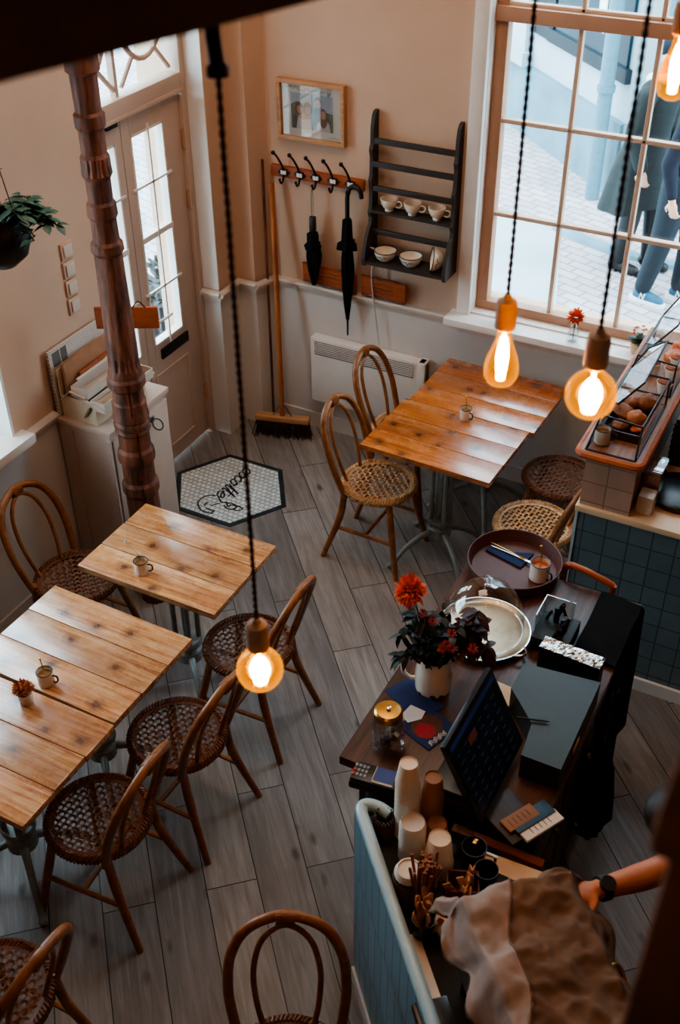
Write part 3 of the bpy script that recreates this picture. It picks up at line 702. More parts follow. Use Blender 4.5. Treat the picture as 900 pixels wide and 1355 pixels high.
for i, (lb, lc, rz) in enumerate(chairs):
    if first is None: first = rattan_chair(lb, lc, rz)
    else:
        c = dup(first, lc, rz, lb)
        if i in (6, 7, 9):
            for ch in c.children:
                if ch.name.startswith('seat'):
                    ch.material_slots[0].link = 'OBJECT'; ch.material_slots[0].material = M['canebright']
# ------------------------------------------------------------------ tables
def bistro_table(label, loc, rz, wood_m, nfeet_rot):
    t = thing('bistro_table', label, 'table', loc, rz, 'plank topped bistro tables')
    b = MB(); w = .5/3
    for k in (-1, 0, 1): b.box((random.uniform(-.002, .002), k*w, .735), (.69, w-.0022, .03), .004)
    b.build('tabletop', wood_m, t, smooth=True, angle=30)
    b = MB(); b.box((0, 0, .712), (.5, .05, .014)); b.box((0, 0, .712), (.05, .36, .014)); b.lathe([(.085, .69), (.085, .705)], 20)
    b.build('top_bracket', 'iron', t)
    b = MB()
    for k in range(4):
        a = PI/4+k*PI/2; x, y = .052*math.cos(a), .052*math.sin(a)
        b.tube([(x, y, .705), (x, y, .25), (x*.8, y*.8, .2)], .0125, 10)
    b.tube([(0, 0, .7), (0, 0, .16)], .016, 10); b.lathe([(.062, .235), (.068, .25), (.062, .265)], 20); b.lathe([(.03, .12), (.06, .15), (.06, .2), (.045, .215)], 16); b.lathe([(.062, .6), (.066, .61), (.062, .62)], 20)
    b.build('column', 'iron', t)
    for k in range(4):
        a = nfeet_rot+k*PI/2; c, s = math.cos(a), math.sin(a)
        b = MB(); P = smoothpath([(.04, 0, .18), (.12, 0, .155), (.2, 0, .1), (.255, 0, .035), (.275, 0, .018)], 5)
        b.tube([(p.x*c, p.x*s, p.z) for p in P], [.017, .015, .014, .013, .016], 10); b.ball((.28*c, .28*s, .016), .019, 12, (1, 1, .84))
        b.build('leg', 'iron', t)
    return t
bistro_table('orange pine table against the window wall under the pear shaped bulb', (-1.635, 4.815, 0), -.03, 'tableorange', .5)
bistro_table('orange pine table with the small cup, half of the joined pair away from the wall', (-1.675, 4.315, 0), -.035, 'tableorange', PI/4+.1)
bistro_table('small pale pine table alone, nearest the carved post', (-2.34, 2.95, 0), .0, 'tabletan', PI/4)
bistro_table('pale pine table in the joined pair, half without any cup, nearer the carved post', (-2.345, 2.3, 0), -.015, 'tabletan', PI/4)
bistro_table('pale pine table carrying the dried flower cup, at the photo edge', (-2.345, 1.79, 0), 0, 'tabletan', PI/4+.1)

# ------------------------------------------------------------------ small cups
def enamel_mug(label, loc, rz, group, fill='jam', spoon=True, s=1.0, tilt=.35, spoonmat='gold'):
    t = thing('enamel_mug', label, 'cup', loc, rz, group)
    h, r = .062*s, .031*s
    MB().lathe([(r*.9, 0), (r, .004), (r, h), (r*.93, h), (r*.93, .01), (0, .01)], 28).build('body', 'enamel', t)
    MB().tube([(r*.97*math.cos(a*PI/14), r*.97*math.sin(a*PI/14), h) for a in range(28)], .0022*s, 6, closed=True).build('rim', 'enamelrim', t)
    MB().tube(smoothpath([(r*.95, 0, h*.8), (r+.018*s, 0, h*.78), (r+.021*s, 0, h*.5), (r+.012*s, 0, h*.28), (r*.95, 0, h*.25)], 5), .0035*s, 8).build('handle', 'enamelrim', t)
    MB().lathe([(0, h*.72), (r*.5, h*.76), (r*.92, h*.7)], 20, cap=False).build('filling', fill, t)
    if spoon:
        b = MB(); b.tube([(0, 0, h*.7), (-.012, .012, h*1.35), (-.012-tilt*.06, .012+tilt*.03, h*1.75)], .0022, 6); b.ball((-.012-tilt*.06, .012+tilt*.03, h*1.75), .007, 8, (1, 1, .5)); b.build('spoon', spoonmat, t)
    return t
def onT(x, y, z=.75): p = onz(x, y, z); return (p.x, p.y, z)
enamel_mug('small white sugar cup with dark rim on the orange table', onT(616, 554), -.5, 'small enamel cups on tables')
enamel_mug('small white sugar cup with dark rim and flat spoon on the small pale table', onT(188, 757), .2, 'small enamel cups on tables', tilt=1.2, spoonmat='steel')
enamel_mug('small white sugar cup with upright spoon beside the dried flower pot', onT(62, 904), .2, 'small enamel cups on tables', tilt=.1)
def bloom(b, c, r, n, up=(0, 0, 1), seed=1, curl=.3):
    rr = random.Random(seed); up = Vector(up).normalized(); x = up.orthogonal().normalized(); y = up.cross(x); c = Vector(c)
    for k in range(n):
        a = k*2.39996; q = math.sqrt((k+.5)/n); e = (1-q)*1.45+.05
        d = (x*math.cos(a)+y*math.sin(a))*math.cos(e)+up*math.sin(e)
        b.leaf(c+d*r*.25, d, r*(.85+.3*rr.random()), r*.36, curl*rr.uniform(-.5, 1))
p = onT(35, 928)
t = thing('flower_cup', 'small enamel cup of dried rust brown flowers on the larger pale table', 'flowers', p)
MB().lathe([(.024, 0), (.028, .045), (.026, .045), (.022, .006), (0, .006)], 24).build('cup', 'enamel', t)
b = MB()
for k in range(9): a = k*2.4; bloom(b, (.022*math.cos(a)*(k > 0), .022*math.sin(a)*(k > 0), .062+.006*(k % 3)), .02, 30, (.4*math.cos(a), .4*math.sin(a), 1), k)
b.build('flower_heads', 'petalrust', t)
b = MB()
for k in range(9): a = k*2.4; b.tube([(0, 0, .01), (.02*math.cos(a), .02*math.sin(a), .06)], .0015, 5)
b.build('stems', 'stem', t)

# ------------------------------------------------------------------ wall things
YW = YB
t = thing('framed_photo', 'light wood framed photograph of four people with handwriting, above the coat hooks', 'picture', (-2.853, YW-.02, 1.945), 0)
t.rotation_euler = (0, math.radians(-.6), 0)
w, h = .4, .315; b = MB()
b.box((0, 0, h/2-.011), (w, .035, .022), .003); b.box((0, 0, -h/2+.011), (w, .035, .022), .003); b.box((-w/2+.011, 0, 0), (.022, .035, h-.04), .003); b.box((w/2-.011, 0, 0), (.022, .035, h-.04), .003)
b.build('frame', 'honey', t)
MB().box((0, .008, 0), (w-.03, .004, h-.03)).build('mount', 'whitepaper', t, smooth=False)
def flat(b, pts, y): b.poly([(x, y, z) for x, z in pts])
def ell(cx, cz, rx, rz, n=18): return [(cx+rx*math.cos(2*PI*k/n), cz+rz*math.sin(2*PI*k/n)) for k in range(n)]
ph = MB(); flat(ph, [(-.125, -.095), (.125, -.095), (.125, .09), (-.125, .09)], .0055); php = ph.build('photo', plain('photo sky', 'a9b6c6', .4, var=.15, scale=14), t, smooth=False)
def pic(name, mat, shapes, y):
    b = MB()
    for k, s_ in enumerate(shapes): flat(b, s_, y-.00012*k)
    b.build(name, mat, php, smooth=False)
pic('trees', plain('photo greenery', '5d7156', .5, var=.4, scale=50), [[(-.125, -.095), (-.03, -.095), (-.05, .02), (-.09, .045), (-.125, .03)], [(.05, -.095), (.125, -.095), (.125, .0), (.06, .01)]], .0052)
pic('blue_clothes', plain('photo blue', '34465e', .5, var=.2), [[(-.12, -.095), (-.085, -.095), (-.09, -.03), (-.115, -.02)], [(0.0, -.095), (.085, -.095), (.08, .0), (.055, .03), (.015, .025)]], .0048)
pic('pale_clothes', plain('photo blouse', 'cfc0bb', .5, var=.15), [[(-.095, -.095), (-.005, -.095), (-.02, -.04), (-.05, -.02), (-.085, -.035)], [(.02, -.095), (.11, -.095), (.1, -.045), (.07, -.03), (.035, -.05)]], .0044)
pic('long_hair', plain('photo hair', '70432f', .6, var=.2), [ell(-.075, .01, .026, .034), ell(-.025, .012, .026, .036), ell(.036, .058, .02, .022), ell(.068, -.025, .025, .05)], .004)
pic('faces', plain('photo faces', 'c4917b', .5, var=.1), [ell(-.073, .006, .016, .021), ell(-.023, .005, .016, .022), ell(.036, .045, .016, .023), ell(.068, -.008, .015, .022), ell(-.045, -.03, .04, .012)], .0036)
b = MB()
def squiggle(b, x0, z0, wd, ht, n, y, r=.0011, seed=3):
    rr = random.Random(seed); b.tube(smoothpath([(x0+wd*k/n, y, z0+ht*rr.uniform(-.5, .5)) for k in range(n+1)], 3), r, 4)
squiggle(b, -.15, .116, .07, .018, 9, .0055); squiggle(b, -.08, .108, .07, .016, 9, .0055, seed=4); squiggle(b, -.005, .104, .085, .014, 10, .0055, seed=5); squiggle(b, .09, .1, .02, .03, 8, .0055, seed=6); squiggle(b, .1, -.12, .06, .01, 8, .0055, .0008, 7)
b.build('handwriting', 'ink', t)
MB().box((0, -.003, 0), (w-.04, .002, h-.04)).build('glazing', 'clear', t, smooth=False)

t = thing('coat_hook_rail', 'orange wooden coat rail with five black hooks below the framed photo', 'coat rack', (-2.83, YW, 1.6))
b = MB(); b.box((0, -.012, 0), (.57, .022, .062), .003); b.build('board', 'plaque', t)
hooks = [-.2, -.1, .0, .105, .21]
for hx in hooks:
    b = MB(); b.box((hx, -.026, 0), (.05, .008, .036), .004); b.box((hx, -.027, 0), (.07, .006, .016), .004)
    b.tube(smoothpath([(hx, -.028, .01), (hx-.004, -.045, .05), (hx-.012, -.075, .1), (hx-.016, -.1, .125)], 4), .006, 8); b.ball((hx-.017, -.104, .13), .012, 10)
    b.tube(smoothpath([(hx, -.028, -.012), (hx, -.04, -.045), (hx, -.06, -.05), (hx, -.072, -.03)], 4), .006, 8); b.ball((hx, -.073, -.027), .008, 8)
    hk = b.build('hook', 'blackmetal', t); MB().box((hx, -.032, 0), (.034, .003, .022), .001).build('name_plate', 'whitepaper', hk)

def umbrella(b, x, y, z0, z1, wid, folds=7):
    prof = []
    for k in range(16):
        f = k/15; r = wid*(.25+.75*math.sin(min(1, f*1.25)*PI/2)) if f < .75 else wid*(1-.35*(f-.75)/.25)
        prof.append((r, z0+(z1-z0)*f))
    b.lathe([(p[0], p[1]) for p in prof], 28, (x, y, 0), rf=lambda r, z, a: r*(1+.22*math.cos(a*folds+z*14)))
t = thing('walking_umbrella', 'long black furled umbrella hung by its curved handle from the last hook', 'umbrella', (-2.62, YW-.065, 0))
b = MB(); umbrella(b, 0, 0, .82, 1.28, .033); b.lathe([(.05, 1.25), (.045, 1.29), (.028, 1.3), (.022, 1.42), (.012, 1.425)], 20, rf=lambda r, z, a: r*(1+.25*math.cos(a*5))*(1 if z > 1.295 else 1)); b.build('canopy', 'blackcloth', t)
b = MB(); b.tube([(0, 0, .72), (0, 0, .84)], [.005, .007], 8); b.build('tip', 'blackmetal', t)
b = MB(); b.tube(smoothpath([(0, 0, 1.4), (0, 0, 1.54), (.012, 0, 1.59), (.045, 0, 1.61), (.075, 0, 1.59), (.085, 0, 1.55)], 6), .0125, 12); b.build('handle', 'black', t)
t = thing('folding_umbrella', 'short black folding umbrella hanging by its strap from the middle hook', 'umbrella', (-2.835, YW-.065, 0))
b = MB(); umbrella(b, 0, 0, .99, 1.24, .04, 5); b.lathe([(.036, 1.2), (.045, 1.235), (.03, 1.25), (.03, 1.3), (.015, 1.31)], 18, rf=lambda r, z, a: r*(1+.2*math.cos(a*5))); b.build('canopy', 'blackcloth', t)
b = MB(); b.box((0, 0, 1.355), (.034, .03, .085), .008); b.build('handle', 'darkplastic', t)
b = MB(); b.tube(smoothpath([(-.004, 0, 1.39), (-.006, 0, 1.5), (0, 0, 1.552), (.006, 0, 1.5), (.004, 0, 1.39)], 4), .0022, 5); b.build('strap', 'steel', t)

# plate rack
t = thing('plate_rack', 'charcoal wooden wall plate rack with open rails and scrolled sides', 'shelf', (-2.245, YW, 0))
RX = .235
side = [(0, 1.215), (-.15, 1.215), (-.155, 1.26), (-.14, 1.33), (-.105, 1.395), (-.075, 1.43), (-.07, 1.46), (-.085, 1.49), (-.072, 1.52), (-.068, 1.6), (-.08, 1.66), (-.066, 1.69), (-.062, 1.78), (-.075, 1.82), (-.06, 1.85), (-.058, 1.93), (-.045, 1.985), (-.028, 2.005), (0, 2.01)]
for sx in (-1, 1):
    x0 = sx*RX; b = MB(); n = len(side)
    vs = [(x0-.01, p[0], p[1]) for p in side]+[(x0+.01, p[0], p[1]) for p in side]
    b.add(vs, [tuple(range(n)), tuple(range(n, 2*n))[::-1]]+[(i, (i+1) % n, n+(i+1) % n, n+i) for i in range(n)])
    b.build('side_panel', 'rackpaint', t, smooth=False)
MB().box((0, -.077, 1.232), (2*RX-.02, .145, .016)).build('shelf', 'rackpaint', t); MB().box((0, -.045, 1.5), (2*RX-.02, .085, .014)).build('shelf', 'rackpaint', t)
for y, z, hh in ((-.066, 1.385, .03), (-.06, 1.62, .03), (-.055, 1.745, .03), (-.05, 1.865, .03)): MB().box((0, y, z), (2*RX-.02, .016, hh), .003).build('rail', 'rackpaint', t)
for k, x in enumerate((-.135, 0, .14)):
    u = thing('footed_cup', ['cream footed cup on the upper rack shelf, farthest from the window', 'cream footed cup in the middle of the upper rack shelf', 'cream footed cup on the upper rack shelf, nearest the window'][k], 'cup', (-2.245+x, YW-.05, 1.507), 0, 'cups on the plate rack')
    MB().lathe([(.022, 0), (.024, .006), (.02, .012), (.034, .022), (.044, .045), (.047, .066), (.044, .066), (.032, .026), (0, .02)], 28).build('body', 'enamel', u)
    MB().tube(smoothpath([(.044, 0, .055), (.066, 0, .056), (.072, 0, .04), (.058, 0, .024), (.04, 0, .026)], 5), .004, 8).build('handle', 'enamel', u)
def bowl_parts(u):
    MB().lathe([(.03, 0), (.034, .004), (.05, .018), (.06, .042), (.063, .055), (.06, .055), (.047, .02), (0, .012)], 32).build('body', 'enamel', u)
    MB().tube([(.0615*math.cos(a*PI/16), .0615*math.sin(a*PI/16), .056) for a in range(32)], .0026, 6, closed=True).build('rim', 'enamelrim', u)
    b = MB(); rr = random.Random(5)
    b.tube(smoothpath([(.0615*math.cos(-PI/2+(k-5)*.1), .0615*math.sin(-PI/2+(k-5)*.1), .032+rr.uniform(-.008, .008)) for k in range(11)], 3), .0016, 5); b.build('script_mark', 'enamelrim', u)
u = thing('enamel_bowl', 'cream enamel bowl with small side lip, lower rack shelf, farthest from the window', 'bowl', (-2.245-.135, YW-.085, 1.241), 0, 'bowls on the plate rack'); bowl_parts(u)
b = MB(); b.tube(smoothpath([(-.058, 0, .05), (-.08, -.004, .056), (-.09, -.006, .058)], 4), [.006, .004, .002], 6); b.build('lip', 'enamel', u)
u = thing('enamel_bowl', 'cream enamel bowl standing upright in the middle of the lower rack shelf', 'bowl', (-2.245+.015, YW-.085, 1.241), 0, 'bowls on the plate rack'); bowl_parts(u)
u = thing('enamel_bowl', 'cream enamel bowl tipped on its side at the end of the lower rack shelf', 'bowl', (-2.245+.185, YW-.08, 1.303), 0, 'bowls on the plate rack'); bowl_parts(u)
u.rotation_euler = (0, math.radians(-82), math.radians(28)); u.location.x = -2.245+.195

# carved boards leaning on the chair rail
def live_board(label, x, wd, z, seed, rot):
    t = thing('carved_board', label, 'board', (x, YW-.028, z)); t.rotation_euler = (math.radians(7), rot, 0)
    rr = random.Random(seed); n = 12
    top = [(-wd/2+wd*k/n, .118+rr.uniform(-.004, .004)) for k in range(n+1)]; bot = [(-wd/2+wd*k/n, .002+rr.uniform(-.003, .004)) for k in range(n+1)][::-1]
    P = top+bot; N = len(P); b = MB()
    b.add([(p[0], -.009, p[1]) for p in P]+[(p[0], .009, p[1]) for p in P], [tuple(range(N)), tuple(range(N, 2*N))[::-1]]+[(i, (i+1) % N, N+(i+1) % N, N+i) for i in range(N)])
    o = b.build('board', 'plaque', t, smooth=False)
    b = MB(); b.tube([(p[0], -.009, p[1]) for p in bot], .0055, 6); b.tube([(p[0], -.009, p[1]) for p in top], .0035, 6); b.build('bark_edge', 'post', t)
    b = MB()
    for k in range(3): squiggle(b, -wd*.28, .085-.026*k, wd*.5, .014, 14, -.0095, .0013, seed+k)
    b.build('carved_lettering', 'darkwood', t); return t
live_board('reddish live edge board behind the umbrellas, carved, leaning on the wall rail', -2.75, .34, .985, 11, math.radians(1.0))
live_board('reddish live edge board below the socket, carved with worn lettering', -2.41, .27, .985, 15, math.radians(1.0))
t = thing('wall_socket', 'white wall socket with plug under the plate rack', 'socket', (-2.475, YW, 1.2))
b = MB(); b.box((0, -.008, 0), (.075, .014, .075), .006); b.build('plate', 'whitetrim', t)
b = MB(); b.tube([(0, -.012, 0), (0, -.045, 0)], .017, 14); b.build('plug', 'darkplastic', t)
t = thing('power_cord', 'thin pale cable from the wall socket down to the heater', 'cable', (0, 0, 0))
b = MB(); b.tube(smoothpath([(-2.475, YW-.045, 1.195), (-2.478, YW-.05, 1.12), (-2.47, YW-.048, 1.0), (-2.45, YW-.045, .85), (-2.43, YW-.05, .73), (-2.42, YW-.05, .655)], 6), .004, 6); b.build('cable', 'trimpaint', t)
t = thing('panel_heater', 'white electric panel heater with slotted top grille on the wall', 'heater', (-2.49, YW, 0))
b = MB(); b.box((0, -.05, .445), (.74, .07, .43), .012); b.box((0, -.01, .45), (.5, .03, .3)); b.build('casing', 'whitetrim', t)
gm = MB(); gm.box((-.02, -.0855, .598), (.64, .004, .085)); gb = gm.build('grille_slot', 'darkplastic', t, smooth=False)
b = MB()
for k in range(7): b.box((-.02, -.088, .566+k*.0115), (.64, .006, .005))
b.build('grille_bars', 'whitetrim', t, smooth=False); MB().box((.345, -.05, .5), (.05, .076, .32), .008).build('control_end', 'whitetrim', t)
# broom
bp = onz(374, 556, .12)
hx, hy = -3.0, 4.965
t = thing('push_broom', 'wide wooden push broom with dark bristles leaning into the corner', 'broom', (hx, hy, 0), .27)
b = MB(); b.box((0, 0, .125), (.34, .06, .035), .008); b.build('head', 'honey', t)
b = MB(); rr = random.Random(2)
for i in range(34):
    for j in range(5):
        x = -.16+.32*i/33; y = -.022+.044*j/4; b.tube([(x, y, .11), (x+rr.uniform(-.02, .02)+(x*.1), y*1.6+rr.uniform(-.015, .015), .002)], [.0045, .0025], 4)
b.build('bristles', 'bristle', t, smooth=False)
b = MB()
top = Vector((-3.085-hx, 5.10-hy, 1.55)); top.rotate(Matrix.Rotation(-.27, 3, 'Z')); b.tube([(0, 0, .13), tuple(top*.5+Vector((0, 0, .06))), tuple(top)], .015, 12); b.build('handle', 'broomwood', t)
b = MB(); b.tube([(-.06, 0, .14), (0, 0, .24)], .004, 6); b.tube([(.06, 0, .14), (0, 0, .24)], .004, 6); b.build('brace', 'steel', t)
t = thing('thin_pole', 'thin dark pole standing in the corner behind the broom handle', 'pole', (-3.12, 5.06, 0))
b = MB(); b.tube([(0, 0, 0), (-.03, .06, 1.66)], .008, 8); b.build('pole', 'post', t)
# light switches
for k, (y, z) in enumerate(((3.645, 1.68), (3.643, 1.59), (3.641, 1.5), (3.639, 1.41))):
    u = thing('light_switch', ['topmost', 'second from the top', 'third from the top', 'lowest'][k]+' of the four painted wall switches above the toolbox', 'switch', (XL, y, z), 0, 'painted wall switches')
    b = MB(); b.box((.005, 0, 0), (.012, .08, .08), .003); b.build('plate', 'wall', u)
    b = MB(); b.box((.013, 0, 0), (.01, .056, .056), .004); b.build('rocker', 'trimpaint', u)

# painted cabinet and cantilever toolbox
cx0, cx1, cy0, cy1 = XL+.01, -2.985, 3.37, 3.84
t = thing('painted_cabinet', 'cream painted cabinet against the wall behind the carved post', 'cabinet', ((cx0+cx1)/2, (cy0+cy1)/2, 0))
w, d = cx1-cx0, cy1-cy0
b = MB(); b.box((0, 0, .455), (w-.02, d-.01, .91)); b.box((0, 0, .93), (w+.012, d+.012, .024), .003); b.box((-.07, -d/2+.002, .45), (.006, .012, .88)); b.box((w/2-.02, -d/2+.002, .45), (.03, .012, .88)); b.build('carcass', 'cabinet', t)
b = MB(); b.box((w/2-.008, 0, .45), (.018, d-.03, .87), .004); dr = b.build('door', 'cabinet', t)
b = MB(); b.tube([(w/2+.016+.02*(1-math.sin(a*PI/10)), .085+.03*math.cos(a*PI/10), .82+.022*math.sin(a*PI/10)) for a in range(20)], .004, 6, closed=True); b.build('ring_pull', 'blackmetal', dr)
b = MB(); b.box((w/2+.004, .085, .84), (.012, .03, .03), .004); b.build('ring_plate', 'steel', dr)
TZ = .943
t = thing('cantilever_toolbox', 'open cream metal cantilever toolbox on the painted cabinet', 'toolbox', (-3.17, 3.585, TZ))
def opentray(b, c, d, th=.004):
    x, y, z = d; cx, cy, cz = c
    b.box((cx, cy, cz-z/2+th/2), (x, y, th)); b.box((cx-x/2, cy, cz), (th, y, z)); b.box((cx+x/2, cy, cz), (th, y, z)); b.box((cx, cy-y/2, cz), (x, th, z)); b.box((cx, cy+y/2, cz), (x, th, z))
b = MB(); opentray(b, (0, 0, .06), (.2, .38, .12)); b.build('body', 'cream', t, smooth=False)
b = MB(); opentray(b, (.02, 0, .16), (.09, .385, .05)); b.build('upper_tray', 'trimpaint', t, smooth=False)
b = MB(); opentray(b, (.12, 0, .11), (.08, .385, .05)); b.build('front_tray', 'trimpaint', t, smooth=False)
b = MB(); b.box((-.1, 0, .185), (.006, .38, .13)); b.build('lid', 'cream', t, smooth=False)
for y in (-.2, .2):
    for P_, r_ in (([(-.09, y, .1), (-.03, y, .16), (.06, y, .15)], .009), ([(.04, y, .04), (.08, y, .1)], .011), ([(-.02, y, .145), (.09, y, .125), (.16, y, .1)], .008)):
        b = MB(); b.tube(P_, r_, 6, flat=.4); b.build('hinge_arm', 'steel' if r_ > .0105 else 'trimpaint', t)
b = MB(); b.tube([(.0, -.17, .215), (.0, .17, .215)], .007, 8); b.build('carry_bar', 'trimpaint', t)
u = thing('cardboard_sleeve', 'brown cardboard folder standing up in the open toolbox', 'folder', (-3.237, 3.585, TZ+.012)); u.rotation_euler = (0, math.radians(-3), 0)
MB().box((0, 0, .135), (.02, .34, .26), .003).build('folder', plain('brown card', 'a97a5a', .75, var=.1), u)
u = thing('newspaper', 'folded newspaper leaning on the wall behind the toolbox', 'newspaper', (-3.292, 3.6, TZ)); u.rotation_euler = (0, math.radians(-1), 0)
nt = NT('newsprint'); v = nt.coord('Object', (1, 1, 1), (0, PI/2, 0)); bk = nt.a('ShaderNodeTexBrick'); nt.k(v, bk.inputs['Vector'])
for k_, x_ in (('Scale', 1), ('Brick Width', .02), ('Row Height', .008), ('Mortar Size', .0025)): bk.inputs[k_].default_value = x_
bk.inputs['Color1'].default_value = L('8f857f'); bk.inputs['Color2'].default_value = L('a59b94'); bk.inputs['Mortar'].default_value = L('d8cdc3'); nt.base(bk.outputs['Color']); nt.set(.85)
MB().box((0, 0, .17), (.016, .44, .34), .003).build('paper', nt.m, u); b = MB(); b.box((.009, -.17, .29), (.002, .05, .07)); b.box((.009, -.115, .29), (.002, .04, .07)); b.build('photo_block', plain('news grey', '6e6a68', .8), u, smooth=False)
u = thing('brown_envelope', 'brown glossy packet lying in the toolbox behind the tray', 'packet', (-3.205, 3.62, TZ+.03)); u.rotation_euler = (0, math.radians(-6), .03)
MB().box((0, 0, .09), (.012, .26, .17), .004).build('packet', 'plaque', u)
b = MB(); b.tube(smoothpath([(.012, -.1, .12), (.016, 0, .15), (.012, .1, .165)], 5), .004, 6); b.build('pale_strip', 'cream', u)

# hanging plant near the wall
hp = depth(0, 315, 3.75)
t = thing('hanging_planter', 'round black hanging planter with trailing blue green leaves near the wall', 'plant', (hp.x, hp.y, hp.z))
MB().lathe([(0, -.1), (.04, -.098), (.085, -.06), (.105, 0), (.1, .05), (.08, .085), (.07, .085), (.09, .03), (.0, .03)], 32).build('pot', 'black', t)
b = MB(); s = MB(); rr = random.Random(9)
for j in range(9):
    a = rr.uniform(-.7, .8)+.48; L_ = rr.uniform(.06, .12); pts = [(0.03*math.cos(a), .03*math.sin(a), .06), (.1*math.cos(a), .1*math.sin(a), .12), ((.08+L_)*math.cos(a), (.08+L_)*math.sin(a), .07-L_*.3)]
    P = smoothpath(pts, 5); s.tube(P, .003, 5)
    for p in P[3:]:
        for k in range(2):
            q = rr.uniform(0, 2*PI); b.leaf(p, (math.cos(q), math.sin(q), rr.uniform(-.4, .5)), rr.uniform(.04, .06), .03, .3)
s.tube(smoothpath([(0, 0, .05), (-.01, .02, .17), (.0, .0, .3)], 5), .005, 6)
for k in range(7): b.leaf((.0, .0, .18+.02*k), (rr.uniform(-1, 1), rr.uniform(-1, 1), .3), .06, .03, .2)
s.build('stems', 'stem', t); b.build('leaves', 'leafteal', t)
s = MB()
for a in (0, 2.1, 4.2): s.tube([(.09*math.cos(a), .09*math.sin(a), .07), (0, 0, .55)], .002, 5)
s.tube([(0, 0, .55), (0, 0, 4.7-hp.z)], .003, 5); s.build('hanger', 'blackmetal', t)

# sill flowers
def sill(x, y): p = onz(x, y, 1.0); return (p.x, max(5.1, min(5.2, p.y)), 1.0)
p = sill(668, 428)
t = thing('sill_flower_pot', 'rust coloured flowers in a small pot on the sill behind the pear bulb', 'flowers', p)
MB().lathe([(.024, 0), (.032, .05), (.029, .05), (.024, .01), (0, .01)], 22).build('pot', 'honey', t)
b = MB(); g = MB()
for k in range(8): a = k*2.4; bloom(b, (.03*math.cos(a), .03*math.sin(a), .085+.012*(k % 3)), .024, 34, (.5*math.cos(a), .5*math.sin(a), .9), k); g.leaf((0, 0, .05), (math.cos(a), math.sin(a), .6), .07, .03)
b.build('flower_heads', 'petalred', t); g.build('leaves', 'leafdark', t)
p = sill(757, 452)
t = thing('bud_vase', 'clear glass bud vase with one orange chrysanthemum on the window sill', 'flowers', p)
MB().lathe([(.022, 0), (.03, .006), (.03, .05), (.018, .075), (.016, .1), (.02, .11), (.017, .11), (.013, .09), (.026, .05), (.026, .01), (0, .008)], 24).build('vase', 'clear', t)
b = MB(); b.tube([(0, 0, .015), (.004, 0, .13)], .002, 6); b.build('stem', 'leaf', t); b = MB(); bloom(b, (.004, 0, .135), .042, 90, (.05, -.3, 1), 3); b.build('flower_head', 'petalorange', t)
p = sill(842, 466)
t = thing('sill_plant', 'small potted plant with red buds on the sill beside the glass case', 'plant', p)
MB().lathe([(.03, 0), (.038, .06), (.035, .06), (.03, .01), (0, .01)], 22).build('pot', 'creamtop', t)
b = MB(); g = MB(); rr = random.Random(4)
for k in range(26): a = rr.uniform(0, 6.28); b.leaf((0, 0, .06), (math.cos(a), math.sin(a), rr.uniform(.2, 1.5)), .07, .026, .3)
for k in range(7): a = rr.uniform(0, 6.28); bloom(g, (.03*math.cos(a), .03*math.sin(a), .11+.01*(k % 3)), .012, 16, (0, 0, 1), k)
b.build('leaves', 'leaf', t); g.build('buds', 'petalred', t)

# ------------------------------------------------------------------ pendant bulbs
def pendant(name, label, pos, kind, top, bend=None):
    t = thing(name, label, 'lamp', pos, 0, 'bare filament pendant lamps')
    b = MB()
    if kind == 'globe': R = .0475; prof = [(.0135, .062), (.015, .05), (.022, .043)]+[(R*math.sin(a), R*math.cos(a)) for a in [PI*(.17+.83*k/16) for k in range(17)]]
    else: prof = [(.0135, .085), (.0145, .07), (.017, .055), (.024, .035), (.033, .012), (.0375, -.012), (.036, -.03), (.028, -.045), (.015, -.053), (0, -.055)]
    zt = prof[0][1]
    b.lathe(prof, 32, cap=False); b.build('bulb', 'bulbglass', t)
    f = MB(); nf = 12; hh = .032 if kind == 'globe' else .05; z0 = -.004 if kind == 'globe' else .01; rr_ = .019 if kind == 'globe' else .0115
    for k in range(nf):
        a = 2*PI*k/nf; f.tube(smoothpath([(rr_*.45*math.cos(a), rr_*.45*math.sin(a), z0+hh), (rr_*math.cos(a), rr_*math.sin(a), z0+.006), (rr_*.6*math.cos(a+.2), rr_*.6*math.sin(a+.2), z0-hh)], 5), .0024, 5)
    f.ball((0, 0, z0), rr_*.8, 14, (1, 1, 1.5)); f.tube([(0, 0, zt), (0, 0, z0+hh)], .004, 6); f.build('filament', 'filament', t)
    s = MB(); s.lathe([(.016, zt-.006), (.022, zt), (.0225, zt+.045), (.02, zt+.06), (.009, zt+.066), (.006, zt+.075)], 24); s.build('socket', 'socket', t)
    c = MB(); z1 = top-pos[2]
    n = int((z1-zt)/.006)
    for ph in (0, PI):
        c.tube([(.0022*math.cos(ph+k*1.1), .0022*math.sin(ph+k*1.1), zt+.07+k*.006) for k in range(n-11)], .0028, 5)
    c.build('cord', 'cord', t)
    l = bpy.data.lights.new('bulb_light', 'POINT'); l.energy = BULB_W; l.color = (1, .62, .26); l.shadow_soft_size = .03
    lo = bpy.data.objects.new('bulb_light', l); COL.objects.link(lo); lo.parent = t; lo.location = (0, 0, z0); return t
BULB_W = 3
pl = depth(344, 885, 2.24); pendant('globe_pendant', 'glowing globe bulb on a brown twisted cord in front of the rattan chairs', tuple(pl), 'globe', 3.355)
pm = depth(664, 480, 2.36); pendant('pear_pendant', 'glowing pear shaped bulb hanging above the orange table', tuple(pm), 'pear', 4.7)
pr = depth(782, 522, 2.05); pendant('globe_pendant', 'glowing globe bulb hanging in front of the glass pastry case', tuple(pr), 'globe', 4.7)
pt = depth(893, 98, 2.4); pendant('pear_pendant', 'glowing bulb cut by the photo edge in front of the window pane', tuple(pt), 'pear', 4.7)
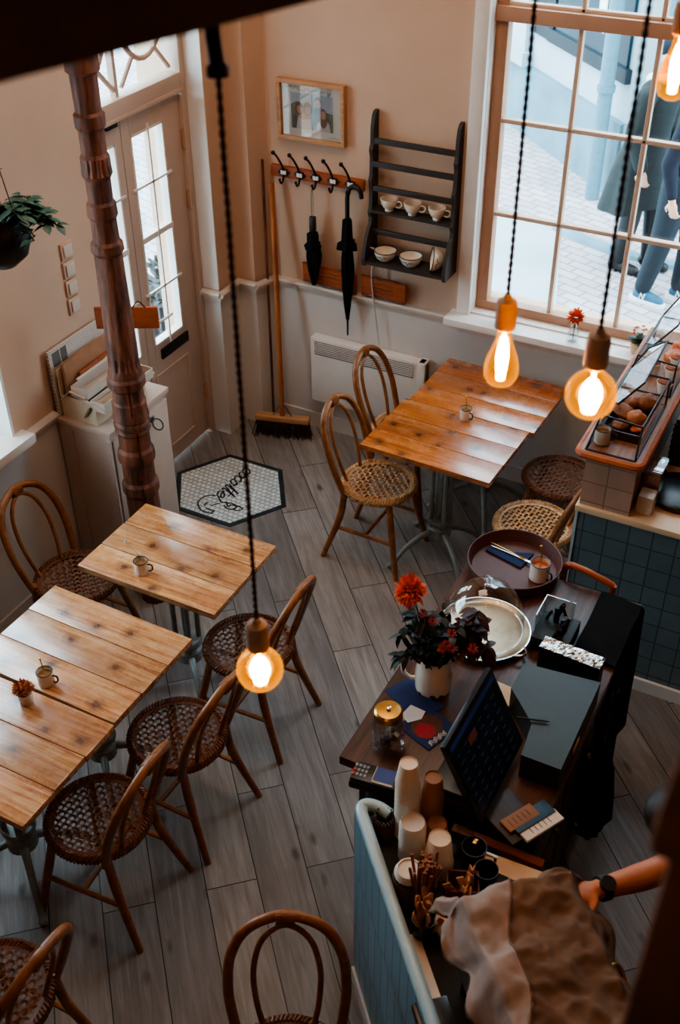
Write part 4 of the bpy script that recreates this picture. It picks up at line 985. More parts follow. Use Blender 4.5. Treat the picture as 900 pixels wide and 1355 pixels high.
ptop = Vector((pl.x, pl.y, 3.355))
t = thing('cord_bracket', 'black bent iron bracket holding the twisted cord at the dark beam', 'bracket', tuple(ptop))
b = MB(); b.tube(smoothpath([(0, 0, -.02), (-.003, -.002, .03), (-.002, -.001, .07), (.012, .006, .12), (.02, .01, .25), (.02, .01, 1.345)], 6), .0115, 12); b.lathe([(.01, -.03), (.0165, -.029), (.0165, -.018), (.011, -.01)], 18); b.tube(smoothpath([(.0, 0, .07), (.018, .009, .062), (.034, .017, .066), (.04, .02, .085)], 5), .004, 8); b.build('bracket', 'blackmetal', t)
# ------------------------------------------------------------------ wooden service bar
ZB = .95
t = thing('service_bar', 'long dark wooden service bar with walnut top and black drawer side', 'counter', (-.785, 2.72, 0))
b = MB(); b.box((0, 0, ZB-.02), (.69, 1.18, .04), .006); b.build('bar_top', 'barwood', t)
b = MB(); b.box((.01, 0, .455), (.6, 1.1, .91)); b.build('carcass', 'black', t, smooth=False)
for k, (y, z, hh) in enumerate(((-.4, .76, .22), (-.05, .76, .22), (.3, .76, .22), (-.4, .38, .46), (-.05, .38, .46), (.3, .38, .46))):
    dr = MB().box((.318, y, z), (.02, .33, hh), .004).build('drawer' if hh < .3 else 'cupboard_door', 'darkwood', t)
    b = MB(); b.tube([(.326, y, z), (.345, y, z)], .005, 8); b.ball((.352, y, z), .012, 10); b.build('knob', 'steel', dr)
t = thing('bent_wood_rail', 'curved brown bentwood rail at the far end of the service bar', 'rail', (0, 0, 0))
b = MB(); b.tube(smoothpath([(-.775, 3.37, .86), (-.765, 3.36, .98), (-.7, 3.345, 1.0), (-.62, 3.335, .99), (-.57, 3.34, .97)], 6), .014, 10); b.tube([(-.775, 3.37, .88), (-.775, 3.37, 0)], .014, 8); b.tube([(-.57, 3.34, .97), (-.57, 3.34, 0)], .014, 8); b.build('rail', 'plaque', t)
# black apron cloth over the far right corner
t = thing('black_apron', 'black cloth draped over the far corner of the service bar', 'cloth', (0, 0, 0))
b = MB(); rows = []
for i in range(17):
    row = []
    for j in range(25):
        u = i/16; w = j/24; y = 2.93+u*.365
        if w < .4: x = -.60+(w/.4)*.168; z = .958+.012*(1+math.sin(u*9+w*8))*.5
        else:
            q = (w-.4)/.6; x = -.43+.012*(1+math.sin(u*15))*q; z = .962-q*(.7+.08*math.sin(u*5))
        row.append((x, y+.008*math.sin(w*12), z))
    rows.append(row)
b.grid(rows); b.build('cloth', 'blackcloth', t)
t = thing('knit_bag', 'black knotted bag hanging at the side of the service bar', 'bag', (-.405, 2.78, 0))
b = MB()
b.lathe([(.0, .22), (.05, .23), (.085, .32), (.08, .45), (.06, .58), (.03, .7)], 24, rf=lambda r, z, a: r*(.8+.12*math.sin(a*6+z*40)+.08*math.sin(a*9-z*60))*(.55 if abs(math.cos(a)) > .99 else 1)); b.build('bag', 'blackcloth', t)
b = MB(); b.tube(smoothpath([(-.0, -.02, .69), (-.04, 0, .82), (-.04, .005, .82), (0, .02, .69)], 4), .005, 6); b.build('strap', 'blackcloth', t)
# tray with cutlery
tp = onz(680, 752, ZB)
t = thing('round_tray', 'large round brown tray on the far end of the service bar', 'tray', (tp.x, tp.y, ZB))
MB().lathe([(0, .004), (.165, .004), (.18, .05), (.186, .05), (.172, 0), (0, 0)], 56, cap=False).build('tray_body', 'tray', t)
MB().tube([(.183*math.cos(a*PI/28), .183*math.sin(a*PI/28), .05) for a in range(56)], .0035, 6, closed=True).build('rim', 'tray', t)
q = onz(672, 735, ZB+.006)
t = thing('folded_napkin', 'dark blue folded napkin under the cutlery on the round tray', 'napkin', (q.x, q.y, ZB+.005), -.25)
MB().box((0, -.01, .004), (.17, .05, .008), .003).build('fold', 'napkin', t); b = MB(); b.prism([(-.01, .01), (.08, .015), (.075, .075)], .001, .008); b.build('corner_fold', 'napkin', t, smooth=False)
for k, (dx, dy, ro, lb, mt) in enumerate(((.0, .008, -.28, 'golden fork', 'gold'), (.012, -.004, -.18, 'silver knife', 'chrome'))):
    u = thing(['table_fork', 'table_knife'][k], lb+' lying across the blue napkin on the tray', 'cutlery', (q.x+dx, q.y+dy+.006, ZB+.015), ro)
    b = MB(); b.tube([(-.09, 0, 0), (0, 0, .003), (.045, 0, .002)], [.004, .003, .0025], 8, flat=.6)
    if k == 0:
        for yy in (-.006, -.002, .002, .006): b.tube([(.045, yy*.5, .002), (.06, yy, .004), (.09, yy, .002)], .0013, 5)
    else: b.box((.07, .002, .002), (.06, .013, .002), .001)
    b.build(['fork', 'knife'][k], mt, u)
q = onz(713, 765, ZB+.005); enamel_mug('white dark rimmed mug of orange foam with a spoon on the round tray', (q.x, q.y, ZB+.006), -.5, 'tray cup', 'coffee', True, 1.25, .2)
# cake stand with clear dome
dp = onz(640, 838, ZB)
t = thing('cake_platter', 'round silver cake platter on the service bar under a clear dome', 'platter', (dp.x, dp.y, ZB))
MB().lathe([(0, .012), (.13, .014), (.155, .02), (.168, .026), (.17, .022), (.14, .004), (.1, 0), (0, 0)], 56, cap=False).build('plate', plain('tarnished silver', 'b09a82', .32, .85, var=.25, scale=9), t)
MB().tube([(.169*math.cos(a*PI/28), .169*math.sin(a*PI/28), .024) for a in range(56)], .004, 6, closed=True).build('rim', 'chrome', t)
for a in (-.35, 2.8): b = MB(); c_, s_ = math.cos(a), math.sin(a); b.tube(smoothpath([(.165*c_-.03*s_, .165*s_+.03*c_, .024), (.19*c_-.012*s_, .19*s_+.012*c_, .03), (.19*c_+.012*s_, .19*s_-.012*c_, .03), (.165*c_+.03*s_, .165*s_-.03*c_, .024)], 5), .005, 8); b.build('handle', 'chrome', t)
t = thing('cake_dome', 'clear plastic dome cover on the silver cake platter', 'dome', (dp.x-.003, dp.y+.003, ZB+.024))
MB().lathe([(.148*math.cos(PI/2*k/14), .18*math.sin(PI/2*k/14)+.03*(k > 0)) for k in range(15)], 48, cap=False).build('dome', 'clear', t)
MB().lathe([(.0, .208), (.012, .21), (.01, .22), (.017, .23), (.014, .242), (0, .245)], 20, cap=False).build('knob', 'clear', t); MB().tube([(.142*math.cos(a*PI/24), .142*math.sin(a*PI/24), .002) for a in range(48)], .003, 6, closed=True).build('lip', 'clear', t)
# enamel pitcher with flowers
vp_ = onz(573, 908, ZB)
t = thing('enamel_pitcher', 'chipped cream enamel pitcher used as a vase on the service bar', 'pitcher', (vp_.x, vp_.y, ZB))
MB().lathe([(.058, 0), (.062, .004), (.066, .06), (.06, .12), (.057, .145), (.06, .152), (.056, .152), (.054, .14), (.06, .05), (.055, .01), (0, .01)], 36).build('body', 'enamel', t)
MB().tube(smoothpath([(-.055, -.02, .135), (-.085, -.03, .14), (-.1, -.036, .11), (-.098, -.035, .06), (-.078, -.028, .035), (-.06, -.022, .035)], 5), .0085, 10).build('handle', 'enamel', t)
for a, z, r in ((-1.2, .01, .012), (-.7, .008, .009), (-2.0, .006, .008), (-1.6, .148, .007)): b = MB(); b.ball((.0625*math.cos(a), .0625*math.sin(a), z), r, 8, (1, 1, .7)); b.build('enamel_chip', 'enamelrim', t)
t = thing('flower_bouquet', 'bouquet of one orange bloom, dark leaves and plum foliage in the enamel pitcher', 'flowers', (vp_.x, vp_.y, ZB+.02))
def rel(x, y, k=3.72): p = depth(x, y, k); return Vector((p.x-vp_.x, p.y-vp_.y, p.z-ZB-.02))
s = MB(); lf = MB(); pl_ = MB(); fl = MB(); fs = MB(); rr = random.Random(12)
hd = rel(545, 783, 3.62); P = smoothpath([(0, 0, .05), tuple(rel(562, 840, 3.7)), tuple(hd)], 6); s.tube(P, .0028, 6)
for k in range(40):
    tx, ty = rr.uniform(545, 608), rr.uniform(812, 868); p = rel(tx, ty, rr.uniform(3.64, 3.8)); s.tube(smoothpath([(0, 0, .08), tuple(p*.5+Vector((0, 0, .05))), tuple(p)], 4), .0018, 5)
    for j in range(4): lf.leaf(p, (rr.uniform(-1, 1), rr.uniform(-1, 1), rr.uniform(-.6, .6)), rr.uniform(.04, .065), .026, .3)
for (tx, ty) in ((535, 830), (530, 840), (538, 862), (533, 868), (548, 815), (586, 808), (575, 815), (595, 812)):
    p = rel(tx, ty, 3.68); s.tube(smoothpath([(0, 0, .08), tuple(p*.5+Vector((0, 0, .04))), tuple(p)], 4), .0018, 5)
    for j in range(4): lf.leaf(p, (rr.uniform(-1, .6), rr.uniform(-1, .6), rr.uniform(-.9, .3)), .055, .024, .4)
for k in range(24):
    tx, ty = rr.uniform(606, 645), rr.uniform(800, 858); p = rel(tx, ty, rr.uniform(3.68, 3.8)); s.tube([(0, 0, .1), tuple(p)], .002, 5)
    for j in range(4): pl_.leaf(p, (rr.uniform(-.6, 1), rr.uniform(-1, .6), rr.uniform(-.8, .6)), rr.uniform(.045, .07), .03, .5)
bloom(fl, hd, .046, 150, (-.2, -.5, .8), 2, .5)
for k, (tx, ty) in enumerate(((560, 812), (573, 822), (598, 838), (591, 853), (598, 858), (585, 858), (626, 858))): fs = MB(); bloom(fs, rel(tx, ty, 3.62), .016, 20, (.2, -.6, .7), k); fs.build('flower_bud', 'petalred', t)
s.build('stems', 'stem', t); lf.build('leaves', 'leafdark', t); pl_.build('plum_leaves', 'leafplum', t); fl.build('orange_bloom', 'petalorange', t)
# glass jar
jp = onz(513, 986, ZB)
t = thing('glass_jar', 'clear glass jar with golden screw lid on the near corner of the service bar', 'jar', (jp.x, jp.y, ZB))
MB().lathe([(0, .003), (.045, 0), (.053, .008), (.055, .06), (.053, .115), (.043, .135), (.042, .15), (.039, .15), (.04, .13), (.049, .11), (.05, .02), (0, .01)], 36, cap=False).build('jar_glass', 'clear', t)
MB().lathe([(0, .172), (.02, .172), (.04, .17), (.046, .163), (.047, .142), (.044, .142)], 36, cap=False, rf=lambda r, z, a: r*(1+.012*math.cos(a*36)*(z < .165))).build('lid', 'gold', t)
MB().lathe([(0, .172), (.006, .174), (.008, .182), (0, .184)], 12, cap=False).build('lid_knob', 'chrome', t)
b = MB(); rr = random.Random(3)
for k in range(9): b.ball((rr.uniform(-.02, .02), rr.uniform(-.02, .02), .02+.005*k), .014, 8, (1.2, 1, .6))
b.build('contents', 'tray', t)
# leaflets
for k, (x, y, w, d, ro, mt, lb, z) in enumerate(((555, 955, .22, .14, -.35, 'napkin', 'dark blue leaflet with a chocolate cake picture beside the glass jar', .0), (548, 925, .18, .12, -.5, 'napkin', 'plain dark blue leaflet partly under the cake picture leaflet', -.003))):
    q = onz(x, y, ZB); u = thing('leaflet', lb, 'leaflet', (q.x, q.y, ZB+.004+z), ro)
    MB().box((0, 0, 0), (w, d, .003)).build('sheet', mt, u, smooth=False)
    if k == 0:
        b = MB(); b.add([(p[0], p[1], .0018) for p in ell(.035, .0, .052, .058)], [tuple(range(18))]); b.build('cake_picture', plain('chocolate', '5d3325', .4, var=.4, scale=60), u, smooth=False)
        b = MB(); b.add([(p[0], p[1], .0021) for p in ell(.045, -.018, .034, .032)], [tuple(range(18))]); b.build('red_berries', plain('berry red', '9c1f2c', .4, var=.3, scale=80), u, smooth=False)
        b = MB(); b.poly([(-.07, .03, .0019), (-.015, .045, .0019), (.0, .01, .0019), (-.02, -.035, .0019), (-.06, -.03, .0019)]); b.build('milk_glass_picture', 'whitepaper', u, smooth=False)
        b = MB()
        for j in range(3):
            rr = random.Random(j); b.tube(smoothpath([(.085+.006*j, -.05+.011*i, .0019+(.0)) if i % 2 else (.093+.006*j, -.05+.011*i, .0019) for i in range(8)], 2), .0012, 4)
        b.build('print', 'whitepaper', u)
# till screen
t = thing('till_screen', 'tilted black till touch screen with dim blue menu on the service bar', 'monitor', (-.68, 2.235, ZB))
tl = math.atan2(.13, .27); mm = Matrix.Rotation(-tl, 4, 'Y')
ctr = Vector((0.0, 0, .185))
MB().box(ctr, (.022, .37, .31), .006, mm).build('housing', 'darkplastic', t)
sc = NT('till display'); v = sc.coord('Object', (1, 1, 1), (0, tl, 0)); sp = sc.a('ShaderNodeSeparateXYZ'); sc.k(v, sp.inputs[0]); cb = sc.a('ShaderNodeCombineXYZ'); sc.k(sp.outputs[1], cb.inputs[0]); sc.k(sp.outputs[2], cb.inputs[1])
bk = sc.a('ShaderNodeTexBrick'); bk.offset = 0; sc.k(cb.outputs[0], bk.inputs['Vector'])
for k_, x_ in (('Scale', 1), ('Brick Width', .052), ('Row Height', .03), ('Mortar Size', .002)): bk.inputs[k_].default_value = x_
bk.inputs['Color1'].default_value = L('101a2c'); bk.inputs['Color2'].default_value = L('142238'); bk.inputs['Mortar'].default_value = L('0a1020')
sc.base(bk.outputs['Color']); sc.k(bk.outputs['Color'], sc.b.inputs['Emission Color']); sc.b.inputs['Emission Strength'].default_value = .06; sc.set(.25)
nx = mm @ Vector((1, 0, 0)); uz = mm @ Vector((0, 0, 1)); f0 = ctr+nx*.0116
def scr(b, y0, y1, z0, z1, lift): b.poly([f0+nx*lift+Vector((0, y, 0))+uz*z for y, z in ((y0, z0), (y1, z0), (y1, z1), (y0, z1))])
b = MB(); scr(b, -.17, .17, -.14, .14, 0); d_ = b.build('display', sc.m, t, smooth=False)
b = MB(); scr(b, -.17, .17, .118, .136, .0006); b.build('header_bar', emissive('header blue', '1d3566', .1), d_, smooth=False)
b = MB(); scr(b, -.075, -.02, .06, .09, .0006); b.build('orange_button', emissive('button orange', '6a3a2c', .06), d_, smooth=False)
b = MB(); rr = random.Random(8)
for i in range(6):
    for j in range(8):
        y = -.155+i*.053; z = -.125+j*.03; scr(b, y, y+rr.uniform(.014, .032), z, z+.0035, .0008)
b.build('menu_text', emissive('menu text', '46526a', .08), d_, smooth=False)
b = MB(); b.box((-.05, 0, .02), (.16, .2, .03), .008); b.box((-.05, 0, .09), (.03, .08, .14), .006, mm); b.build('stand', 'darkplastic', t)
# card terminal on its holder
q = onz(500, 1035, .985)
t = thing('card_terminal', 'black card payment terminal with lit display at the corner of the service bar', 'card terminal', (q.x-.02, q.y+.025, 0), .12)
b = MB(); b.box((0, 0, .945), (.16, .075, .03), .008); b.tube([(0, .0, 0), (0, .0, .94)], .03, 12); b.lathe([(.05, 0), (.05, .012)], 20); b.build('holder', 'darkplastic', t)
b = MB(); b.box((0, .0, .97), (.15, .075, .026), .008); bd = b.build('body', plain('terminal grey', '23272c', .35), t)
b = MB(); b.box((.03, .004, .984), (.066, .055, .002)); b.build('display', emissive('terminal display', '24335c', .4), t, smooth=False)
b = MB(); b.box((.03, -.029, .984), (.07, .008, .003)); b.box((-.004, .004, .984), (.004, .06, .003)); b.build('bezel', 'chrome', t)
b = MB()
for i in range(3):
    for j in range(4): b.box((-.03-.013*j, -.018+.018*i, .984), (.009, .012, .004), .001)
b.build('keys', plain('key caps', '8b9298', .5), t); b = MB(); b.box((-.069, -.018, .9845), (.009, .012, .004), .001); b.box((-.069, 0, .9845), (.009, .012, .004), .001); b.build('red_key', plain('red key', 'd5402f', .5), t)
# dark box, film roll, note pads, menus
q = onz(742, 950, 1.05)
t = thing('dark_till_drawer', 'matt dark green topped box on the service bar behind the till screen', 'box', (-.575, 2.53, ZB), 0)
MB().prism([(.125, -.21), (.125, .21), (-.135, .18), (-.135, .05), (-.02, -.07), (-.005, -.21)], 0, .1).build('box', plain('dark green grey', '26302f', .45, var=.1), t, smooth=False)
b = MB(); b.box((.128, -.05, .05), (.006, .07, .015), .003); b.build('handle', 'gold', t)
t = thing('tool_caddy', 'black open caddy crowded with dark utensils behind the foil box', 'caddy', (-.68, 2.97, ZB))
b = MB(); b.box((0, 0, .03), (.14, .16, .06), .006); b.build('base', 'black', t)
b = MB(); b.box((-.01, .06, .1), (.11, .004, .1)); b.box((-.062, 0, .1), (.004, .12, .1)); b.build('clear_holder', 'smoke', t, smooth=False)
b = MB(); rr = random.Random(6)
for k in range(9): x, y = rr.uniform(-.06, .05), rr.uniform(-.06, .06); b.tube([(x, y, .05), (x+rr.uniform(-.03, .03), y+rr.uniform(-.03, .03), rr.uniform(.1, .15))], rr.uniform(.004, .012), 8)
b.build('utensils', 'darkplastic', t)
t = thing('foil_box', 'dark box of kitchen film with a shiny crumpled foil top', 'foil box', (-.575, 2.81, ZB), -.06)
b = MB(); b.box((0, 0, .06), (.22, .06, .12), .005); b.build('box', 'darkplastic', t)
b = MB(); rows = [[(-.11+.22*i/24, -.03+.06*j/6, .122+.006*random.random()) for j in range(7)] for i in range(25)]; b.grid(rows); b.build('foil', plain('crumpled foil', 'c9c9c8', .22, 1, var=.2, scale=60, bump=.6), t, smooth=False)
q = onz(684, 926, ZB)
t = thing('note_pad', 'cream spiral note pad beside the till screen', 'note pad', (-.735, 2.62, ZB), -.1)
MB().box((0, 0, .008), (.13, .085, .016), .002).build('pad', 'cream', t); b = MB()
for k in range(11): b.tube([(-.055+.011*k, -.045+.006*math.cos(a*PI/4), .012+.007*math.sin(a*PI/4)) for a in range(8)], .0012, 4, closed=True)
b.build('spiral', 'blackmetal', t)
t = thing('ballpoint_pen', 'black ballpoint pen lying on the dark green topped box', 'pen', (-.6, 2.47, ZB+.104), .3); b = MB(); b.tube([(-.05, 0, .003), (.05, 0, .003)], .0035, 8); b.tube([(.05, 0, .003), (.06, 0, .003)], [.003, .0008], 8); b.build('barrel', 'black', t)
for k, (x, y, w, d, ro, z, mt, lb, nm, ct) in enumerate(((676, 1078, .17, .13, -.5, 0, 'darkwood', 'brown menu boards stacked below the till screen', 'menu_board', 'menu'), (688, 1084, .05, .12, -.5, .014, 'cuptan', 'cream printed menu card on top of the brown boards', 'menu_card', 'menu'), (703, 1082, .055, .15, -.5, .013, 'bluebook', 'blue booklet standing between the cream card and the white card', 'booklet', 'booklet'), (716, 1092, .045, .15, -.5, .008, 'whitepaper', 'white printed card at the outer edge beside the blue booklet', 'printed_card', 'card'))):
    if mt == 'bluebook' and mt not in M: M[mt] = plain('blue booklet', '24506f', .5, var=.1)
    q = onz(x, y, ZB+.02); u = thing(nm, lb, ct, (q.x, q.y, ZB+z), ro)
    MB().box((0, 0, .01), (w, d, .012), .002).build('cover', mt, u)
    if k in (1, 3):
        b = MB()
        for j in range(5): b.box((0 if k == 1 else .0, -.04+.018*j, .0165), (w*.5, .002, .0008))
        b.build('print', 'ink', u, smooth=False)
t = thing('pale_plank', 'pale wooden board edge at the near side of the service bar', 'board', (-.56, 2.098, ZB-.1), 0); MB().box((0, 0, 0), (.3, .03, .05), .004).build('plank', 'plaque', t)

# ------------------------------------------------------------------ tiled machine counter
E1 = Vector((.67, -.742)).normalized(); E2 = Vector((-E1.y, E1.x)); A0 = Vector((-.985, 1.955)); TH = math.atan2(E1.y, E1.x)
ZC = .9
t = thing('machine_counter', 'pale blue tiled counter with white edged rim that carries the coffee machine', 'counter', (A0.x, A0.y, 0), TH)
def lc(p): d = Vector(p[:2])-A0; return (d.dot(E1), d.dot(E2))
poly = [lc(A0+E2*.03), lc((-.925, 2.03)), lc((-.34, 2.05)), (lc((-.34, 2.05))[0]+.95, lc((-.34, 2.05))[1]), (1.42, .03)]
MB().prism(poly, 0, ZC-.03).build('carcass', 'black', t, smooth=False); MB().prism(poly, ZC-.03, ZC).build('worktop', 'rubber', t, smooth=False); b = MB(); b.prism([lc((-.62, 2.035)), lc((-.335, 2.05)), (lc((-.335, 2.05))[0]+.9, lc((-.335, 2.05))[1]), (lc((-.335, 2.05))[0]+.9, lc((-.335, 2.05))[1]-.05), (lc((-.335, 2.05))[0]+.05, lc((-.335, 2.05))[1]-.05), lc((-.62, 1.985))], ZC, ZC+.004); b.build('pale_edge_strip', 'creamtop', t, smooth=False); b = MB(); b.prism([(.42, .04), (1.4, .04), (1.4, .075), (.42, .075)], ZC, ZC+.004); b.build('white_edge_strip', 'whitetrim', t, smooth=False)
b = MB(); b.box((.71, .016, .475), (1.42, .032, .95)); b.build('tiled_front', 'bluetilediag', t, smooth=False)
b = MB(); b.tube(smoothpath([(.05, .1, .962), (.02, .075, .968), (.002, .04, .972), (.02, .018, .972), (.12, .016, .972), (.6, .016, .972), (1.42, .016, .972)], 6), .02, 10, flat=1); b.build('rim_cap', 'rimblue', t)
b = MB(); b.box((.71, -.004, .04), (1.42, .012, .08)); b.build('plinth', 'whitetrim', t, smooth=False)
def stack(name, label, p, n, r0, r1, h, step, mat, grp, cat, inverted=True, top='flat'):
    for k in range(n):
        last = k == n-1
        u = thing(name, label[0] if last else label[1], cat, (p[0], p[1], ZC+step*k+(.0)), 0, grp)
        if top == 'lid': MB().lathe([(r0, 0), (r0, .006), (r0*.95, .01), (r0*.9, .02), (r0*.86, .022), (r0*.82, .016), (0, .016)], 32, cap=False).build('lid', mat, u)
        else:
            MB().lathe([(r0, 0), (r0*1.02, .003), (r0, .006), (r1, h), (r1*.97, h+.001), (r1*.9, h-.005), (0, h-.005)], 32, cap=False).build('cup', mat, u)
stack('paper_cup', ('topmost white paper cup of the tall upside down stack', 'white paper cup inside the tall upside down stack'), (-.826, 1.995), 12, .038, .027, .085, .0215, 'cup', 'tall white cup stack', 'cup')
stack('tan_cup', ('topmost tan paper cup of the stack behind the tall white stack', 'tan paper cup inside the stack behind the tall white stack'), (-.765, 2.045), 9, .036, .027, .085, .019, 'cuptan', 'tan cup stack', 'cup')
stack('cup_lid', ('topmost white plastic lid of the lid stack in front of the white cups', 'white plastic lid inside the stack in front of the white cups'), (-.775, 1.925), 13, .041, .03, 0, .0115, 'lid', 'white lid stack', 'lid', top='lid')
stack('short_tan_cup', ('topmost short tan cup of the low stack between lids and dark glasses', 'short tan cup in the low stack between lids and dark glasses'), (-.722, 1.99), 3, .037, .03, .07, .02, 'cuptan', 'low tan cup stack', 'cup')
stack('large_paper_cup', ('topmost large white paper cup of the stack nearest the dark glasses', 'large white paper cup in the stack nearest the dark glasses'), (-.684, 1.915), 4, .046, .033, .11, .014, 'cup', 'large cup stack', 'cup')
u = thing('wide_lid', 'wide white lid on the wicker basket beside the tiled rim', 'lid', (-.728, 1.797, 1.0)); MB().lathe([(.043, 0), (.043, .008), (.038, .014), (.036, .024), (.032, .025), (.03, .019), (0, .019)], 32, cap=False).build('lid', 'lid', u)
def basket(label, x, y, r, h, ry=1.0):
    u = thing('wicker_basket', label, 'basket', (x, y, ZC), TH); b = MB()
    for k in range(int(h/.009)):
        z = .005+k*.009; b.tube([(r*(1+.015*(-1)**(j+k))*math.cos(j*PI/18), r*ry*(1+.015*(-1)**(j+k))*math.sin(j*PI/18), z) for j in range(36)], .0052, 5, closed=True)
    b.lathe([(0, .004), (r, .004)], 24, cap=False); b.build('weave', 'wicker', u)
    b = MB()
    for j in range(18): b.tube([(r*math.cos(j*PI/9), r*ry*math.sin(j*PI/9), 0), (r*math.cos(j*PI/9), r*ry*math.sin(j*PI/9), h+.008)], .003, 5)
    b.build('stakes', 'wicker', u)
basket('dark wicker basket in the rim corner beside the tall cup stack', -.885, 1.962, .03, .075, 1)
basket('dark wicker basket under the wide white lid beside the tiled rim', -.728, 1.797, .042, .092, 1)
def bundle(nm, label, cat, x, y, n, h, r, mat, cup, flatf):
    u = thing(nm, label, cat, (x, y, ZC)); rr = random.Random(n)
    MB().lathe([(r*.9, 0), (r, .003), (r*1.05, h*.55), (r*.98, h*.55), (r*.88, .006), (0, .006)], 28).build('holder', cup, u)
    return u, rr, MB()
u = thing('stirrer_tin', 'dark tin standing behind the wooden forks, holding the stirrers', 'tin', (-.672, 1.79, ZC)); MB().lathe([(.033, 0), (.034, .11), (.031, .11), (.03, .005), (0, .005)], 28).build('tin', 'darkwood', u)
rr = random.Random(31); first_s = None
for k in range(46):
    a = k*2.39996; q = math.sqrt((k+.5)/46); x, y = .026*q*math.cos(a), .026*q*math.sin(a)
    if first_s is None:
        first_s = thing('wooden_stirrer', 'thin brown wooden stirrer in the packed tin behind the wooden forks', 'stirrer', (-.672+x, 1.79+y, ZC+.006), 0, 'wooden stirrers in the tin'); MB().box((0, 0, .095), (.0085, .004, .19)).build('stick', 'stick', first_s, smooth=False); o = first_s
    else: o = dup(first_s, (-.672+x, 1.79+y, ZC+.006))
    o.rotation_euler = (-y*5+rr.uniform(-.05, .05), x*5+rr.uniform(-.05, .05), rr.uniform(0, 3))
u = thing('cutlery_pot', 'dark pot of wooden forks and spoons nearest the steel drip tray', 'pot', (-.637, 1.705, ZC)); MB().lathe([(.034, 0), (.036, .07), (.033, .07), (.031, .005), (0, .005)], 28).build('pot', 'darkplastic', u)
def spork(kind):
    b = MB(); b.box((0, 0, .05), (.008, .002, .1)); P = [(-.009, .105), (-.011, .12), (-.009, .137), (0, .143), (.009, .137), (.011, .12), (.009, .105), (.004, .1), (-.004, .1)]
    n = len(P); b.add([(p[0], -.0012, p[1]) for p in P]+[(p[0], .0012, p[1]) for p in P], [tuple(range(n)), tuple(range(n, 2*n))[::-1]]+[(i, (i+1) % n, n+(i+1) % n, n+i) for i in range(n)]); return b
first_s = None
for k in range(14):
    a = k*2.39996; q = math.sqrt((k+.5)/14); x, y = .026*q*math.cos(a), .026*q*math.sin(a)
    if first_s is None:
        first_s = thing('wooden_spoon', 'pale flat wooden spoon in the dark pot nearest the steel drip tray', 'spoon', (-.637+x, 1.705+y, ZC+.006), 0, 'wooden spoons in the pot'); spork(0).build('spoon', 'stickpale', first_s, smooth=False); o = first_s
    else: o = dup(first_s, (-.637+x, 1.705+y, ZC+.006))
    o.rotation_euler = (-y*12, x*12, a)
u = thing('sachet_box', 'red box of pale paper sachets between the large cup and the linen cloth', 'box', (-.585, 1.865, ZC), .4)
b = MB(); opentray(b, (0, 0, .035), (.09, .07, .07)); b.build('box', plain('dark red box', '6b1d22', .6), u, smooth=False)
first_s = None; rr = random.Random(5)
for k in range(9):
    pos = (-.585+rr.uniform(-.03, .03), 1.865+rr.uniform(-.022, .022), ZC+.03)
    if first_s is None: first_s = thing('paper_sachet', 'pale brown paper sachet standing in the red box', 'sachet', pos, 0, 'paper sachets in the red box'); MB().box((0, 0, .04), (.022, .005, .08), .001).build('sachet', 'stickpale', first_s); o = first_s
    else: o = dup(first_s, pos)
    o.rotation_euler = (rr.uniform(-.3, .3), rr.uniform(-.5, .2), rr.uniform(0, 3))
for k, (x, y, lb, mt, r) in enumerate(((618, 1092, 'dark drinking glass behind the handled glass', 'smoke', .04), (628, 1120, 'dark coffee glass with square handle beside the cloth', 'darkplastic', .038), (644, 1150, 'dark round coffee glass half under the linen cloth', 'darkplastic', .036))):
    q = onz(x, y, ZC+.085); u = thing('coffee_glass', lb, 'glass', (q.x, q.y-.0 if q.y < 2.0 else 2.0, ZC))
    MB().lathe([(r*.8, 0), (r, .085), (r*.93, .085), (r*.74, .006), (0, .006)], 30).build('body', mt, u)
    if k == 1: b = MB(); b.tube([(r*.95, 0, .075), (r+.03, 0, .075), (r+.03, 0, .03), (r*.88, 0, .03)], .0055, 8); b.build('handle', 'steel', u)
    if k == 0: b = MB(); b.box((r+.004, 0, .07), (.014, .02, .03), .003); b.build('clip', 'gold', u)
# coffee machine, jug and linen cloth
MC = Vector((-.2, 1.49)); mo = lambda e, f: (MC.x+E1.x*e+E2.x*f, MC.y+E1.y*e+E2.y*f)
t = thing('espresso_machine', 'low steel espresso machine hidden under the linen cloth', 'coffee machine', (MC.x, MC.y, ZC), TH)
b = MB(); b.box((0, 0, .195), (.58, .28, .31), .015); b.build('body', 'steel', t)
for x in (-.25, .25):
    for y in (-.12, .12): b = MB(); b.tube([(x, y, 0), (x, y, .04)], .02, 10); b.build('foot', 'black', t)
b = MB(); b.tube(smoothpath([(-.06, .15, .3), (-.06, .19, .3), (-.03, .215, .2), (-.02, .22, .1)], 5), .006, 8); b.build('steam_wand', 'gold', t)
b = MB(); b.ball((.06, .17, .28), .012, 10); b.build('orange_glow_ball', emissive('orange glow', 'ff5a1e', 1.6), t)  # glowing ball added for a spot of orange glow
q = mo(-.04, -.235)
t = thing('drip_tray', 'flat dark steel tray on the counter between the tiled rim and the cloth', 'tray', (q[0], q[1], ZC), TH)
b = MB(); b.box((.06, 0, .015), (.52, .1, .03), .004); b.build('tray_body', plain('dark polished steel', '3a3734', .22, .9, var=.2), t); b = MB(); b.box((-.12, -.01, .033), (.012, .006, .006), .002); b.build('catch', 'black', t)
q = onz(594, 1215, ZC+.07)
t = thing('round_jug', 'round cream milk jug peeking out under the linen cloth', 'jug', (q.x+.01, q.y, ZC)); MB().lathe([(0, 0), (.03, .001), (.046, .03), (.05, .06), (.043, .09), (.028, .108), (0, .115)], 32, cap=False).build('body', 'enamel', t)
import mathutils
NZ = mathutils.noise
